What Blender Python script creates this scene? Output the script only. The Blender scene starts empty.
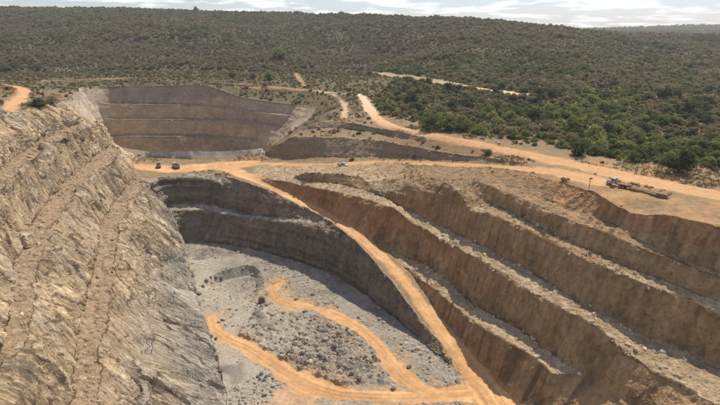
import bpy, math, random, time
T0 = time.time()
import numpy as np
from mathutils import Vector, Matrix
from mathutils.geometry import delaunay_2d_cdt
from mathutils.bvhtree import BVHTree

rng = np.random.default_rng(7)
random.seed(7)
scene = bpy.context.scene
C = scene.collection

# ------------------------------------------------------------------ camera
F, PITCH, H = 486.0, math.radians(20.5), 50.0          # focal length in 720-px units, tilt, height
cam = bpy.data.cameras.new('camera'); camo = bpy.data.objects.new('camera', cam); C.objects.link(camo)
camo.location = (0, 0, H); camo.rotation_euler = (math.radians(90) - PITCH, 0, 0)
cam.sensor_fit = 'HORIZONTAL'; cam.sensor_width = 36; cam.lens = 36 * F / 720
cam.clip_start = 1; cam.clip_end = 30000
scene.camera = camo

# ------------------------------------------------------------------ sky, sun, exposure
SUN_EL, SUN_AZ = math.radians(59), math.atan2(0.57, 0.82)   # azimuth clockwise from +Y
world = bpy.data.worlds.new('World'); scene.world = world; world.use_nodes = True
wn, wl = world.node_tree.nodes, world.node_tree.links
wn.clear()
wout = wn.new('ShaderNodeOutputWorld'); bg = wn.new('ShaderNodeBackground'); bg.inputs['Strength'].default_value = 0.068
sky = wn.new('ShaderNodeTexSky'); sky.sky_type = 'NISHITA'; sky.sun_disc = False
sky.sun_elevation = SUN_EL; sky.sun_rotation = SUN_AZ
sky.air_density = 1.0; sky.dust_density = 0.25; sky.ozone_density = 2.0
tc = wn.new('ShaderNodeTexCoord'); sep = wn.new('ShaderNodeSeparateXYZ'); wl.new(tc.outputs['Generated'], sep.inputs[0])
mz = wn.new('ShaderNodeMath'); mz.operation = 'ADD'; mz.inputs[1].default_value = 0.11
mzz = wn.new('ShaderNodeMath'); mzz.operation = 'MAXIMUM'; mzz.inputs[1].default_value = 0.03
wl.new(sep.outputs['Z'], mz.inputs[0]); wl.new(mz.outputs[0], mzz.inputs[0])
dvx = wn.new('ShaderNodeMath'); dvx.operation = 'DIVIDE'; dvy = wn.new('ShaderNodeMath'); dvy.operation = 'DIVIDE'
wl.new(sep.outputs['X'], dvx.inputs[0]); wl.new(mzz.outputs[0], dvx.inputs[1])
wl.new(sep.outputs['Y'], dvy.inputs[0]); wl.new(mzz.outputs[0], dvy.inputs[1])
cmb = wn.new('ShaderNodeCombineXYZ'); wl.new(dvx.outputs[0], cmb.inputs[0]); wl.new(dvy.outputs[0], cmb.inputs[1])
cn = wn.new('ShaderNodeTexNoise'); cn.inputs['Scale'].default_value = 1.15; cn.inputs['Detail'].default_value = 7; cn.inputs['Roughness'].default_value = 0.6
wl.new(cmb.outputs[0], cn.inputs['Vector'])
cr = wn.new('ShaderNodeValToRGB'); cr.color_ramp.elements[0].position = 0.48; cr.color_ramp.elements[1].position = 0.62
wl.new(cn.outputs['Fac'], cr.inputs[0])
cmx = wn.new('ShaderNodeMix'); cmx.data_type = 'RGBA'
cs = wn.new('ShaderNodeMath'); cs.operation = 'MULTIPLY'; cs.inputs[1].default_value = 0.88
wl.new(cr.outputs[0], cs.inputs[0]); wl.new(cs.outputs[0], cmx.inputs['Factor'])
sg = wn.new('ShaderNodeMix'); sg.data_type = 'RGBA'; sg.blend_type = 'MULTIPLY'; sg.inputs['Factor'].default_value = 1; sg.inputs['B'].default_value = (1.2, 1.32, 1.68, 1)
wl.new(sky.outputs[0], sg.inputs['A']); wl.new(sg.outputs['Result'], cmx.inputs['A']); cmx.inputs['B'].default_value = (19, 19, 19, 1)
wl.new(cmx.outputs['Result'], bg.inputs[0]); wl.new(bg.outputs[0], wout.inputs[0])

sl = bpy.data.lights.new('sun', 'SUN'); slo = bpy.data.objects.new('sun', sl); C.objects.link(slo)
sl.energy = 5.0; sl.angle = math.radians(0.5); sl.color = (1, 0.905, 0.765)
to_sun = Vector((math.sin(SUN_AZ) * math.cos(SUN_EL), math.cos(SUN_AZ) * math.cos(SUN_EL), math.sin(SUN_EL)))
slo.rotation_euler = to_sun.to_track_quat('Z', 'Y').to_euler()
scene.view_settings.view_transform = 'Standard'; scene.view_settings.look = 'None'
scene.view_settings.exposure = 0.17; scene.view_settings.gamma = 1.0
scene.view_settings.use_curve_mapping = False

# ------------------------------------------------------------------ helpers
cP, sP = math.cos(PITCH), math.sin(PITCH)
def at(px, py, z):
    """surveyed point: bearing and dip read off the photograph, at elevation z"""
    u = (px - 360) / F; v = (py - 202.5) / F
    t = (z - H) / (-sP - v * cP)
    return (u * t, (cP - v * sP) * t, z)
def az_of(px):
    return (px - 360) / F / 1.068
def hsh(ix, iy, iz, seed):
    h = (ix.astype(np.int64) * 374761393 + iy.astype(np.int64) * 668265263 + iz.astype(np.int64) * 2147483647 + seed * 1274126177) & 0xFFFFFFFF
    h = ((h ^ (h >> 13)) * 1274126177) & 0xFFFFFFFF
    h = ((h ^ (h >> 16)) * 2246822519) & 0xFFFFFFFF
    return (h ^ (h >> 15)) & 0xFFFFFFFF
def rnd(ix, iy, iz, seed):
    return hsh(ix, iy, iz, seed) / 4294967295.0
def vnoise(x, y, z, seed=0):
    """smooth value noise, -1..1"""
    ix, iy, iz = np.floor(x), np.floor(y), np.floor(z)
    fx, fy, fz = x - ix, y - iy, z - iz
    fx, fy, fz = [f * f * f * (f * (f * 6 - 15) + 10) for f in (fx, fy, fz)]
    out = 0
    for dx in (0, 1):
        wx = fx if dx else 1 - fx
        for dy in (0, 1):
            wy = fy if dy else 1 - fy
            for dz in (0, 1):
                wz = fz if dz else 1 - fz
                out = out + wx * wy * wz * rnd(ix + dx, iy + dy, iz + dz, seed)
    return out * 2 - 1
def fbm(p, freq, octs=3, seed=0, gain=0.5):
    s, a, tot = 0, 1, 0
    for o in range(octs):
        f = freq * 2 ** o
        s = s + a * vnoise(p[:, 0] * f + 17.3 * o, p[:, 1] * f - 9.1 * o, p[:, 2] * f + 3.7 * o, seed + o)
        tot += a; a *= gain
    return s / tot
def cells(a, b, seed):
    """2-D cellular pattern: per-cell random, distance to border-ish (F2-F1), local offset"""
    ia, ib = np.floor(a), np.floor(b); zz = np.zeros_like(ia)
    d1 = np.full(a.shape, 9.0); d2 = np.full(a.shape, 9.0); rid = np.zeros(a.shape); off = np.zeros(a.shape)
    for da in (-1, 0, 1):
        for db in (-1, 0, 1):
            ca, cb = ia + da, ib + db
            pa = ca + rnd(ca, cb, zz, seed); pb = cb + rnd(ca, cb, zz, seed + 1)
            d = np.hypot(a - pa, b - pb)
            m = d < d1
            d2 = np.where(m, d1, np.minimum(d2, d))
            rid = np.where(m, rnd(ca, cb, zz, seed + 2), rid); off = np.where(m, a - pa, off)
            d1 = np.where(m, d, d1)
    return rid, d2 - d1, off
def stones(x, y, size, keep, seed):
    ia, ib = np.floor(x / size), np.floor(y / size); zz = np.zeros_like(ia); h = np.zeros(x.shape)
    for da in (-1, 0, 1):
        for db in (-1, 0, 1):
            ca, cb = ia + da, ib + db
            r = rnd(ca, cb, zz, seed)
            pa = ca + .15 + .7 * rnd(ca, cb, zz, seed + 1); pb = cb + .15 + .7 * rnd(ca, cb, zz, seed + 2)
            rad = .22 + .4 * rnd(ca, cb, zz, seed + 3)
            d = np.hypot(x / size - pa, y / size - pb) / rad
            h = np.maximum(h, np.where(r < keep, np.sqrt(np.clip(1 - d * d, 0, 1)) * rad, 0))
    return h * size
def sstep(x, a, b):
    t = np.clip((x - a) / (b - a), 0, 1); return t * t * (3 - 2 * t)
def catmull(P, step):
    P = [np.array(p, float) for p in P]
    out = []
    for i in range(len(P) - 1):
        p0 = P[max(i - 1, 0)]; p1 = P[i]; p2 = P[i + 1]; p3 = P[min(i + 2, len(P) - 1)]
        L = np.linalg.norm((p2 - p1)[:2]); n = max(1, int(round(L / step)))
        for k in range(n):
            t = k / n
            q = 0.5 * (2 * p1 + (p2 - p0) * t + (2 * p0 - 5 * p1 + 4 * p2 - p3) * t * t + (3 * p1 - p0 - 3 * p2 + p3) * t ** 3)
            q = 0.55 * q + 0.45 * (p1 + (p2 - p1) * t)
            out.append(q)
    out.append(P[-1])
    return np.array(out)
def inpoly(x, y, poly):
    poly = np.asarray(poly)[:, :2]; ins = np.zeros(x.shape, bool); n = len(poly)
    for i in range(n):
        x1, y1 = poly[i]; x2, y2 = poly[(i + 1) % n]
        c = (y1 > y) != (y2 > y)
        with np.errstate(divide='ignore', invalid='ignore'):
            xi = (x2 - x1) * (y - y1) / (y2 - y1 + 1e-12) + x1
        ins ^= c & (x < xi)
    return ins

# ------------------------------------------------------------------ survey break lines  (bearing px, dip py, elevation)  /  ('w', x, y, z) = plain world point
def W(x, y, z): return ('w', x, y, z)
def pts(L): return [q[1:] if q[0] == 'w' else at(*q) for q in L]
LN = {}
# pit floor toe: left, far, below ramp, below right wall
LN['floorL'] = [W(-22, 50, -40), W(-28, 72, -40), (228, 404, -40), (222, 375, -40), (212, 340, -40), (199, 305, -40), (192, 275, -40), (182, 243, -40)]
LN['floorF'] = [(182, 243, -40), (215, 243, -40), (245, 247, -40), (275, 255, -40), (300, 263, -40), (330, 274, -40), (357, 289, -40), (383, 308, -40), (407, 328, -40), (430, 349, -39.8), (446, 362, -39.8), (452, 377, -39.9)]
LN['shoulder'] = [(340, 243, -25), (365, 264, -28), (385, 287, -31.5), (405, 310, -35), (425, 335, -37.8), (444, 355, -39.2)]
LN['rampL'] = [(227, 177, -14), (250, 184, -14.6), (275, 193, -16), (300, 205, -18), (325, 218, -20), (350, 236, -22.2), (370, 256, -24.8), (383, 272, -27), (400, 292, -30), (420, 320, -33.6), (440, 343, -36.6), (460, 367, -39), (458, 382, -39.7)]
LN['rampR'] = [(252, 175, -14), (265, 182, -14.8), (300, 198, -17.5), (330, 214, -20), (360, 233, -22.5), (383, 248, -24.5), (400, 263, -26.8), (415, 279, -29.2), (430, 300, -32), (447, 323, -34.6), (467, 348, -37.4), (480, 362, -38.8), (500, 385, -40), (517, 405, -40), W(46, 78, -40), W(52, 50, -40)]
# wall under the saddle
LN['wallN'] = [(152, 184, -15), (160, 180, -15), (172, 178.5, -15), (202, 179, -15), (222, 185, -16), (245, 196, -17.5), (280, 206, -19), (315, 217, -21), (340, 233, -23.2)]
LN['midNt'] = [(168, 207, -26), (178, 204, -26), (205, 204.5, -26), (227, 209, -25.6), (245, 214, -25.4), (283, 217, -24), (317, 221, -22.8)]
LN['midN'] = [(168, 213, -27), (178, 210.5, -27), (205, 210.5, -27), (227, 214.5, -26.6), (245, 219.5, -26.5), (283, 222.5, -25.2), (317, 226.5, -24), (340, 243, -25)]
LN['sadN'] = [(146, 181, -14), (158, 177, -14), (180, 174.5, -14), (205, 174, -14), (227, 177, -14)]
LN['bermN'] = [(140, 158, -14), (152, 157.5, -14), (180, 159, -14), (212, 159, -14), (240, 156, -14), (264, 152.5, -13.6)]
LN['berm'] = [(138, 154.5, -13), (150, 152, -11), (180, 151.5, -10.6), (215, 151.5, -10.6), (245, 150.5, -11), (262, 149, -11.5)]
LN['bermF'] = [W(-120, 252, -20), W(-95, 254, -26), W(-75, 256, -28), W(-58, 253, -26), W(-50, 251, -18)]
# left wall benches: crest = outer edge, toe = inner edge
LN['Dc'] = [W(-41, 62, -29), (149, 404, -30), (154, 350, -30), (156, 310, -30.5), (158, 285, -31.5), (163, 262, -33)]
LN['Dt'] = [W(-46, 62, -28), (138, 404, -29), (143, 350, -29), (146, 310, -29.5), (150, 285, -30.5), (158, 262, -32)]
LN['Cc'] = [W(-48, 45, -18), (97, 404, -18), (101, 337, -18), (112, 287, -18), (116, 268, -17.5), (118, 245, -17), (121, 225, -16.6), (133, 202, -15.6), (146, 183, -14.6)]
LN['Ct'] = [W(-53, 45, -17), (80, 404, -17.2), (85, 337, -17.2), (97, 287, -17.2), (102, 268, -16.8), (105, 245, -16.3), (108, 225, -15.8), (124, 201, -14.8), (138, 175, -13.6)]
LN['Bc'] = [W(-62, 45, -6), (16, 404, -6), (24, 350, -6), (34, 303, -6), (37, 268, -6), (46, 245, -5.6), (58, 217, -5), (84, 186, -4.5), (112, 160, -4), (121, 151, -4)]
LN['Bt'] = [W(-67, 45, -5), (-3, 404, -5.3), (7, 350, -5.2), (18, 303, -5.2), (21, 268, -5.2), (32, 242, -4.8), (45, 215, -4.2), (72, 184, -3.8), (100, 155, -3.2), (112, 144, -3)]
LN['Ac'] = [W(-78, 50, 9), (-60, 262, 9), (-25, 217, 9), (4, 187, 9), (22, 168, 9), (48, 146, 9), (70, 135, 9), (103, 122, 8)]
LN['At'] = [W(-83, 50, 10), (-77, 260, 10), (-38, 215, 10), (-8, 185, 10), (11, 166, 10), (40, 143, 10), (63, 132, 9.8), (95, 118, 9)]
LN['A2c'] = [W(-94, 55, 17), (-80, 190, 17), (-20, 152, 17), (10, 138, 17), (40, 130, 16), (70, 122, 14.5), (80, 118.3, 13.5)]
LN['A2t'] = [W(-98, 55, 17.6), (-95, 188, 17.6), (-26, 149, 17.6), (5, 135.5, 17.6), (36, 127.5, 16.6), (66, 119, 15), (73, 114.5, 14)]
LN['rimL'] = [W(-110, 55, 22), (-110, 150, 22), (-50, 124, 22), (0, 113, 21), (30, 109, 19), (45, 106.5, 17), (60, 100.5, 14), (70, 96.5, 11.5)]
for k_ in ('Ct', 'Bt', 'At'): LN[k_] = [q if q[0] == 'w' else (q[0] - (9 if q[1] > 160 else 3), q[1] - 1.5, q[2]) for q in LN[k_][:-1]] + LN[k_][-1:]
# nose of the left wall, turning into the far pit (mostly hidden)
LN['noseB'] = [(121, 151, -4), W(-136, 250, -6), W(-158, 290, -10), W(-188, 342, -12)]
LN['noseA'] = [(103, 122, 8), W(-130, 226, 5), W(-160, 278, 2), W(-194, 340, -3)]
LN['noseC'] = [(138, 175, -13.6), (133, 166, -14), (134, 158, -14.2), W(-128, 252, -20), W(-152, 290, -26), W(-182, 343, -30)]
# far pit
LN['farC'] = [(70, 96.5, 11.5), (74, 91.5, 8.5), (80, 88, 6), (100, 87, 4.8), (150, 86, 4.6), (190, 85, 4.6), (207, 85.8, 4.2), (225, 91, 1.4), (238, 96, -.8), (260, 100, -2.8), (290, 104.5, -3.8), (316, 108.5, -4.2)]
LN['far1'] = [(97, 104, -9.6), (110, 104, -9.8), (150, 105, -10.8), (200, 105.5, -12), (225, 108, -11.6), (262, 113, -10.8), (290, 116, -10.3), (310, 119, -9.3)]
LN['far2'] = [(103, 119.5, -20), (150, 119.5, -20.4), (200, 119.8, -21), (235, 121, -20.6), (255, 124, -20), (280, 127.5, -18.5), (296, 127.5, -13)]
LN['far3'] = [(108, 136, -31.5), (150, 136.5, -31.5), (200, 136.5, -31.8), (235, 138.5, -32), (258, 142, -31), (277, 140, -24)]
LN['farT'] = [(120, 153, -43), (150, 154, -43), (200, 154, -43), (235, 155, -43), W(-72, 318, -43), W(-66, 290, -40)]
LN['spurT'] = [(310, 119, -8.5), (296, 127.5, -13), W(-45, 268, -20), W(-50, 251, -18)]
for k_ in '123': LN['far%st' % k_] = [(q[0], q[1] - 1.4, q[2] + .3) for q in LN['far' + k_]][:-1]
# terrace round the far pit
LN['ter'] = [(40, 82, 8), (60, 80.5, 7.5), (100, 78.5, 7.2), (130, 77.2, 7.2), (140, 79.5, 6.6), (170, 81.5, 6.4), (200, 82, 6.4), (260, 85.5, 4.4), (300, 89.5, 3.5), (330, 94.5, 3)]
LN['terT'] = [(45, 85, 7), (100, 81.5, 5.2), (130, 80.5, 5.2), (150, 82.6, 5), (200, 83.6, 5), (260, 88, 2.8), (300, 93, 1.6), (325, 98, 1)]
# spur wall and low step behind it
LN['S2c'] = [(298, 128, 0.3), (318, 122.5, 2), (340, 121.5, 2.6), (373, 127, 3.2), (400, 132, 3.6), (425, 138, 3.8)]
LN['S2t'] = [(300, 131.5, -1.2), (320, 129, -0.8), (340, 129, -0.5), (378, 133.5, 0.2), (405, 138.5, 1.2), (428, 142, 2.4)]
LN['Sc'] = [(272, 149, -9.5), (282, 143, -6), (291, 138.5, -3), (305, 137, -1.8), (345, 138, -1.2), (383, 141, -0.6), (410, 146, 0.6), (440, 152, 2), (480, 157, 3.4), (520, 162, 4.4)]
LN['St'] = [(270, 157, -13.2), (290, 157.3, -11.8), (300, 157, -11), (345, 158, -9), (383, 156.5, -6.6), (403, 156, -4.6), (440, 159.5, -2.2), (480, 162, 1), (515, 164.4, 3)]
# upper service road edges
LN['URf'] = [(258, 160.5, -14), (300, 162, -12), (345, 162, -9.6), (385, 159.2, -7), (440, 162, -2.6), (500, 164.5, 2), (540, 168, 4), (566, 171, 4.9)]
LN['URn'] = [(258, 166.5, -14), (300, 167, -12.2), (345, 166.5, -9.9), (385, 163.5, -7.2), (440, 166, -2.8), (500, 168.5, 1.8), (540, 172.5, 3.8), (562, 176, 4.7)]
# right wall benches
LN['b4c'] = [(390, 254, -25), (402, 262, -26), (422, 280, -27), (440, 294, -28), (460, 312, -28.6), (485, 329, -28.8), (510, 344, -29), (535, 359, -29.2), (551, 374, -29.5)]
LN['b4e'] = [(551, 374, -29.5), (546, 388, -33), (535, 402, -38), W(44.6, 88, -39.5)]
LN['F3t'] = [(383, 248, -24.5), (400, 254, -25.3), (425, 264, -26.5), (440, 275, -27.3), (460, 292, -28), (475, 305, -28.2), (510, 324, -28.3), (535, 341, -28.4), (560, 360, -28.6), (585, 375, -28.8), (612, 394, -29), W(65, 70, -29), W(74, 48, -29)]
LN['b3c'] = [(262, 178.2, -13.4), (280, 181, -12.6), (300, 185, -12.2), (345, 194, -12), (390, 207, -12.5), (412, 222, -13.4), (445, 242, -14.1), (478, 259, -14.5), (510, 279.5, -14.9), (540, 298, -15.4), (565, 310, -16.2), (595, 325, -17.8), (620, 348, -19.8), (640, 362, -21), (680, 386, -22), (715, 404, -22.5), W(75, 62, -22.5), W(84, 42, -22.5)]
LN['F2t'] = [(292, 178.6, -11.8), (310, 181.5, -11.4), (340, 184.5, -11.3), (372, 193, -11.6), (385, 198, -12), (405, 208.5, -12.6), (430, 220.5, -13.2), (445, 227.5, -13.4), (478, 243.5, -13.7), (510, 260.5, -14), (530, 271, -14.4), (560, 290, -15), (580, 303, -15.4), (620, 324, -16.9), (655, 342, -18.2), (690, 355, -18.6), (725, 371, -19), W(84, 66, -19), W(94, 46, -19)]
LN['b2c'] = [(299, 175, -10.6), (308, 173.2, -9), (340, 174, -8), (360, 177.5, -8), (371, 186, -9.6), (381, 190.5, -8.4), (393, 192, -7.6), (409, 196, -7), (424, 201.5, -6.6), (444, 207.5, -6.3), (462, 210, -6), (484, 213.5, -6), (504, 220.5, -6), (518, 226.5, -6), (540, 238, -6.2), (590, 262, -6.9), (640, 282, -7.6), (680, 297, -8.2), (712, 311, -8.8), (760, 338, -9.5), W(97, 61, -10), W(106, 45, -10)]
LN['W0t'] = [(399, 182, -7), (412, 186.5, -7), (430, 193.5, -6.9), (447, 201, -6.6), (461, 205.5, -6.2)]
LN['W0c'] = [(404, 178.6, -6.4), (420, 175, -4), (437, 179, -3.8), (452, 187.5, -4.5), (466, 201, -5.6)]
LN['F1t'] = [(445, 176.5, -3.2), (470, 190.5, -3.8), (487, 201, -5), (504, 209.5, -5.4), (540, 227, -5.6), (575, 243, -5.9), (600, 254, -6.2), (630, 266.5, -6.7), (680, 286.5, -7.5), (720, 302, -8.2), (770, 325, -9), W(104, 63, -9)]
LN['b1c'] = [(468, 178.5, -2.2), (480, 182.5, -1), (497, 189.5, -.5), (520, 198.5, -.5), (560, 216, -.7), (610, 235.5, -1.2), (650, 252, -1.8), (690, 266.5, -2.4), (720, 278, -3), (770, 300, -3.6), W(109, 63, -3.6)]
LN['TWt'] = [(478, 178, -0.8), (500, 184, 0), (540, 199, .2), (580, 212.5, 0), (610, 223, -.4), (640, 240, -1), (680, 257.5, -1.8), (720, 273.5, -2.4), (770, 294, -3), W(113, 65, -3)]
LN['top'] = [(490, 171.5, 0.6), (520, 174.5, 2.4), (545, 178.5, 4), (562, 183, 4.8), (590, 190, 5.2), (612, 201, 5.6), (625, 210, 5.8), (640, 214.5, 6), (660, 214.5, 6.3), (685, 219.5, 6.5), (720, 226, 6.5), (770, 236, 6.6), W(125, 75, 6.6), W(135, 45, 6.6)]
LN['MR'] = [(360, 94, 3), (366, 102, 3.2), (373, 113, 3.6), (381, 122, 4), (396, 128, 4.3), (440, 136, 4.6), (500, 148, 4.8), (560, 160, 5), (600, 168, 5.5), (650, 179, 6), (720, 193, 6.5)]
# cut on the pit floor
LN['holeC'] = [(202, 294, -40), (202, 283, -40), (211, 276, -40), (222, 271, -40), (238, 267, -40), (253, 265.5, -40), (261, 272, -40), (264, 286, -40.2)]
LN['holeT'] = [(212, 293, -42.4), (213, 288, -42.8), (218, 283, -43), (226, 279.5, -43.2), (238, 277, -43.2), (251, 275, -43.2), (255, 279, -43), (256, 290, -42.4)]
LN['holeF'] = [(205, 308, -40.4), (225, 312, -40.3), (250, 306, -40.3)]
# plateau spots (open ground levels)
SPOTS = [(5, 84, 16), (25, 92, 15), (40, 96, 14), (-30, 90, 20), (-60, 100, 22), (-120, 120, 22), (20, 80, 8), (-40, 78, 14),
         (345, 118, 2.4), (344, 104, 2), (330, 112, 0.5), (420, 110, 4.5), (500, 110, 4.5), (580, 110, 5), (660, 112, 5.5), (740, 120, 6), (480, 128, 5), (560, 135, 5.5), (640, 145, 6), (740, 160, 7), (800, 180, 8),
         (620, 195, 5.7), (680, 205, 6.3), (740, 212, 6.6), (850, 230, 8),
         (380, 92, 3.5), (440, 97, 4.5), (520, 100, 5), (240, 84, 5.2), (200, 80, 6), (100, 76.5, 7), (300, 84, 5)]
SPOTS_W = [(60, 20, -40), (0, 20, -40), (30, 40, -40), (-30, 20, -30), (-60, 15, -6), (-85, 15, 9), (-120, 15, 22), (80, 15, -20), (105, 15, -7), (140, 15, 7), (0, -5, -40), (-140, -5, 22), (160, -5, 8), (200, 60, 9), (-200, 60, 23), (-220, 160, 24), (230, 140, 8), (-120, 310, -42), (-95, 280, -40)]

# hills: polar grid of levels
AZ = np.concatenate([np.linspace(-1.35, 1.35, 55)])
sk_px = [-400, 0, 60, 120, 180, 240, 300, 340, 400, 450, 480, 540, 590, 640, 720, 1100]
sk_py = [5, 7, 6.5, 7, 9.5, 11.5, 12.5, 13.5, 15.5, 17, 18.8, 23.2, 28.5, 33, 35, 35]
d0_px = [-400, 0, 200, 330, 400, 470, 540, 640, 720, 1100]; d0_v = [400, 455, 470, 440, 415, 385, 350, 330, 320, 320]
dr_px = [-400, 0, 150, 280, 330, 420, 540, 600, 720, 1100]; dr_v = [1000, 1000, 1080, 1150, 1080, 800, 760, 800, 900, 900]
hill_pts = []
for a in AZ:
    px = 360 + a * F * 1.068
    k = math.sqrt(1 + a * a)
    d0, dr = np.interp(px, d0_px, d0_v), np.interp(px, dr_px, dr_v)
    sy = np.interp(px, sk_px, sk_py)
    v = (sy - 202.5) / F; slope = (-sP - v * cP) / (cP - v * sP)      # dz per metre of Y
    zr = H + slope * dr - 2.5
    z0 = 6 + 2 * sstep(px, 400, 640)
    for t in (0, .12, .28, .45, .62, .8, .92, 1.0):
        d = d0 + (dr - d0) * t
        y = d
        z = z0 + (zr - z0) * (0.35 * t + 0.65 * sstep(t, 0, 1.05))
        # gully between the two hills
        g = math.exp(-((px - 318 - 40 * (1 - t)) / 48) ** 2) * math.sin(math.pi * min(1, t * 1.05)) * 20
        g += math.exp(-((px - 95 + 60 * t) / 35) ** 2) * math.sin(math.pi * t) * 5
        hill_pts.append((a * y, y, z - g))
    hill_pts.append((a * 1.3 * dr, 1.3 * dr, zr - 12)); hill_pts.append((a * 2000, 2000, 5 if px < 560 else 12))
    fr = (16 + 19 * sstep(px, 590, 690)) if px > 560 else 16
    hill_pts.append((a * 2700, 2700, fr - 6)); hill_pts.append((a * 3500, 3500, -40))

# ------------------------------------------------------------------ constrained triangulation of the survey

def densify(L, step):
    out = []
    for p, q in zip(L[:-1], L[1:]):
        n = max(1, int(math.hypot(q[0] - p[0], q[1] - p[1]) / step))
        out += [[p[c] + (q[c] - p[c]) * i / n for c in range(3)] for i in range(n)]
    return out + [list(L[-1])]
CP = {n: densify(pts(L), 9) for n, L in LN.items()}
def r_at(line, az):
    best = None
    for (x1, y1, z1), (x2, y2, z2) in zip(line[:-1], line[1:]):
        a1, a2 = x1 / y1, x2 / y2
        if min(a1, a2) - 1e-9 <= az <= max(a1, a2) + 1e-9:
            t = 0.5 if abs(a2 - a1) < 1e-9 else (az - a1) / (a2 - a1)
            r = (math.hypot(x1, y1) * (1 - t) + math.hypot(x2, y2) * t, z1 * (1 - t) + z2 * t)
            if best is None or r[0] > best[0]: best = r
    return best
GAP = {('wallN', 'rampL'): 2.2, ('far1t', 'far1'): 2.6, ('far2t', 'far2'): 2.8, ('far3t', 'far3'): 2.8, ('rampL', 'rampR'): 4.2, ('floorF', 'shoulder'): .8, ('shoulder', 'rampL'): .9, ('midN', 'midNt'): 2.0, ('b4c', 'F3t'): 3.0, ('b3c', 'F2t'): 3.0, ('b2c', 'F1t'): 2.4, ('b1c', 'TWt'): 2.0, ('rampR', 'b4c'): 2.0}
def chain(names, k, up=True):
    """keep successive lines in order along the line of sight (survey consistency): each further line lies beyond the previous one"""
    for i in range(1, len(names)):
        for p in CP[names[i]]:
            az = p[0] / p[1]; r = math.hypot(p[0], p[1]); slope = (p[2] - H) / r
            for j in range(i):
                q = r_at(CP[names[j]], az)
                if q is None: continue
                tol = {('rampL', 'rampR'): .5 if az < -.02 else 1.5, ('midN', 'midNt'): .7, ('b4c', 'F3t'): .7, ('b3c', 'F2t'): .7, ('b2c', 'F1t'): 1.2 if az > .3 else 1e9}.get((names[j], names[i]), 1e9)
                if up and p[2] > q[1] + tol:      # ledges lie level
                    rn = (q[1] + tol - H) / slope; f = rn / r; r = rn; p[0] *= f; p[1] *= f; p[2] = H + slope * r
                for _ in range(6):
                    if up:
                        need = q[0] + max(GAP.get((names[j], names[i]), 1.3), k * (p[2] - q[1])); ok = r >= need - 1e-3
                    else:
                        need = q[0] - max(GAP.get((names[j], names[i]), 1.3), k * (q[1] - p[2])); ok = r <= need + 1e-3
                    if ok: break
                    f = need / r; r = need
                    p[0] *= f; p[1] *= f; p[2] = H + slope * r
chain(['floorF', 'shoulder'], .15)
chain(['floorF', 'midN', 'midNt', 'wallN', 'sadN', 'bermN', 'berm'], .25)
chain(['shoulder', 'rampL'], .18)
chain(['floorF', 'wallN', 'rampL'], .2)
chain(['rampL', 'rampR'], .3)
chain(['rampR', 'b4c', 'F3t', 'b3c', 'F2t', 'b2c', 'W0t', 'W0c', 'F1t', 'b1c', 'TWt', 'top'], .28)
chain(['b2c', 'W0c', 'URn', 'URf', 'St', 'Sc', 'S2t', 'S2c'], .3)
chain(['sadN', 'rampR', 'URn'], .3)
chain(['floorL', 'Dc', 'Dt', 'Cc', 'Ct', 'Bc', 'Bt', 'Ac', 'At', 'A2c', 'A2t', 'rimL'], .5)
chain(['holeT', 'holeC'], .3)
chain(['farC', 'far1t', 'far1', 'far2t', 'far2', 'far3t', 'far3', 'farT'], .26, up=False)
chain(['farC', 'terT', 'ter'], .4)
# shared end points
CP['noseB'][0] = list(CP['Bc'][-1]); CP['noseA'][0] = list(CP['Ac'][-1]); CP['noseC'][0] = list(CP['Ct'][-1])
CP['farC'][0] = list(CP['rimL'][-1]); CP['b4e'][0] = list(CP['b4c'][-1]); CP['spurT'][0] = list(CP['far1'][-1]); CP['spurT'][1] = list(CP['far2'][-1])
V2, Z, E2, tags = [], [], [], []
lines3 = {}
jit = {'b4c': .5, 'b3c': .45, 'b2c': .35, 'b1c': .35, 'F3t': .35, 'F2t': .35, 'wallN': .25, 'midN': .4, 'rampL': .3, 'rampR': .25, 'URf': .15, 'URn': .15, 'floorL': .5, 'floorF': .4, 'top': .5}
for n, L in LN.items():
    p = CP[n]
    far = n.startswith(('far', 'ter', 'nose'))
    q = catmull(p, 7 if far else 3.2)
    j = jit.get(n, 0.4 if not far else 0.45)
    amp = rng.normal(0, 1, (len(q), 2)) * j * 0.5
    amp[0] = 0; amp[-1] = 0
    q[:, :2] += amp
    lines3[n] = q
    b = len(V2)
    V2 += [Vector((x, y)) for x, y in q[:, :2]]; Z += list(q[:, 2])
    E2 += [(b + i, b + i + 1) for i in range(len(q) - 1)]; tags += [n] * (len(q) - 1)
for s in [at(*q) for q in SPOTS] + SPOTS_W + hill_pts:
    V2.append(Vector(s[:2])); Z.append(s[2])
cv, ce, cf, ov, oe, of = delaunay_2d_cdt(V2, E2, [], 0, 0.02, True)
CV = np.zeros((len(cv), 3)); bad = 0
segs = np.array([(V2[a][0], V2[a][1], V2[b][0], V2[b][1], Z[a], Z[b]) for a, b in E2])
for i, v in enumerate(cv):
    CV[i, :2] = v
    if ov[i]: CV[i, 2] = np.mean([Z[k] for k in ov[i]])
    else:
        bad += 1
        ax, ay, bx, by, za, zb = segs.T
        L2 = (bx - ax) ** 2 + (by - ay) ** 2 + 1e-9
        t = np.clip(((v[0] - ax) * (bx - ax) + (v[1] - ay) * (by - ay)) / L2, 0, 1)
        d = np.hypot(ax + t * (bx - ax) - v[0], ay + t * (by - ay) - v[1])
        ks = np.where(d < 0.03)[0]
        CV[i, 2] = np.mean((za + t * (zb - za))[ks]) if len(ks) else (za + t * (zb - za))[np.argmin(d)]
        print('CROSS', tuple(round(c, 1) for c in v), sorted({tags[k] for k in ks}), [round(float((za + t * (zb - za))[k]), 1) for k in ks])
T = np.array([f for f in cf if len(f) == 3])
print('TIN', len(CV), len(T), 'crossings', bad)

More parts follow.
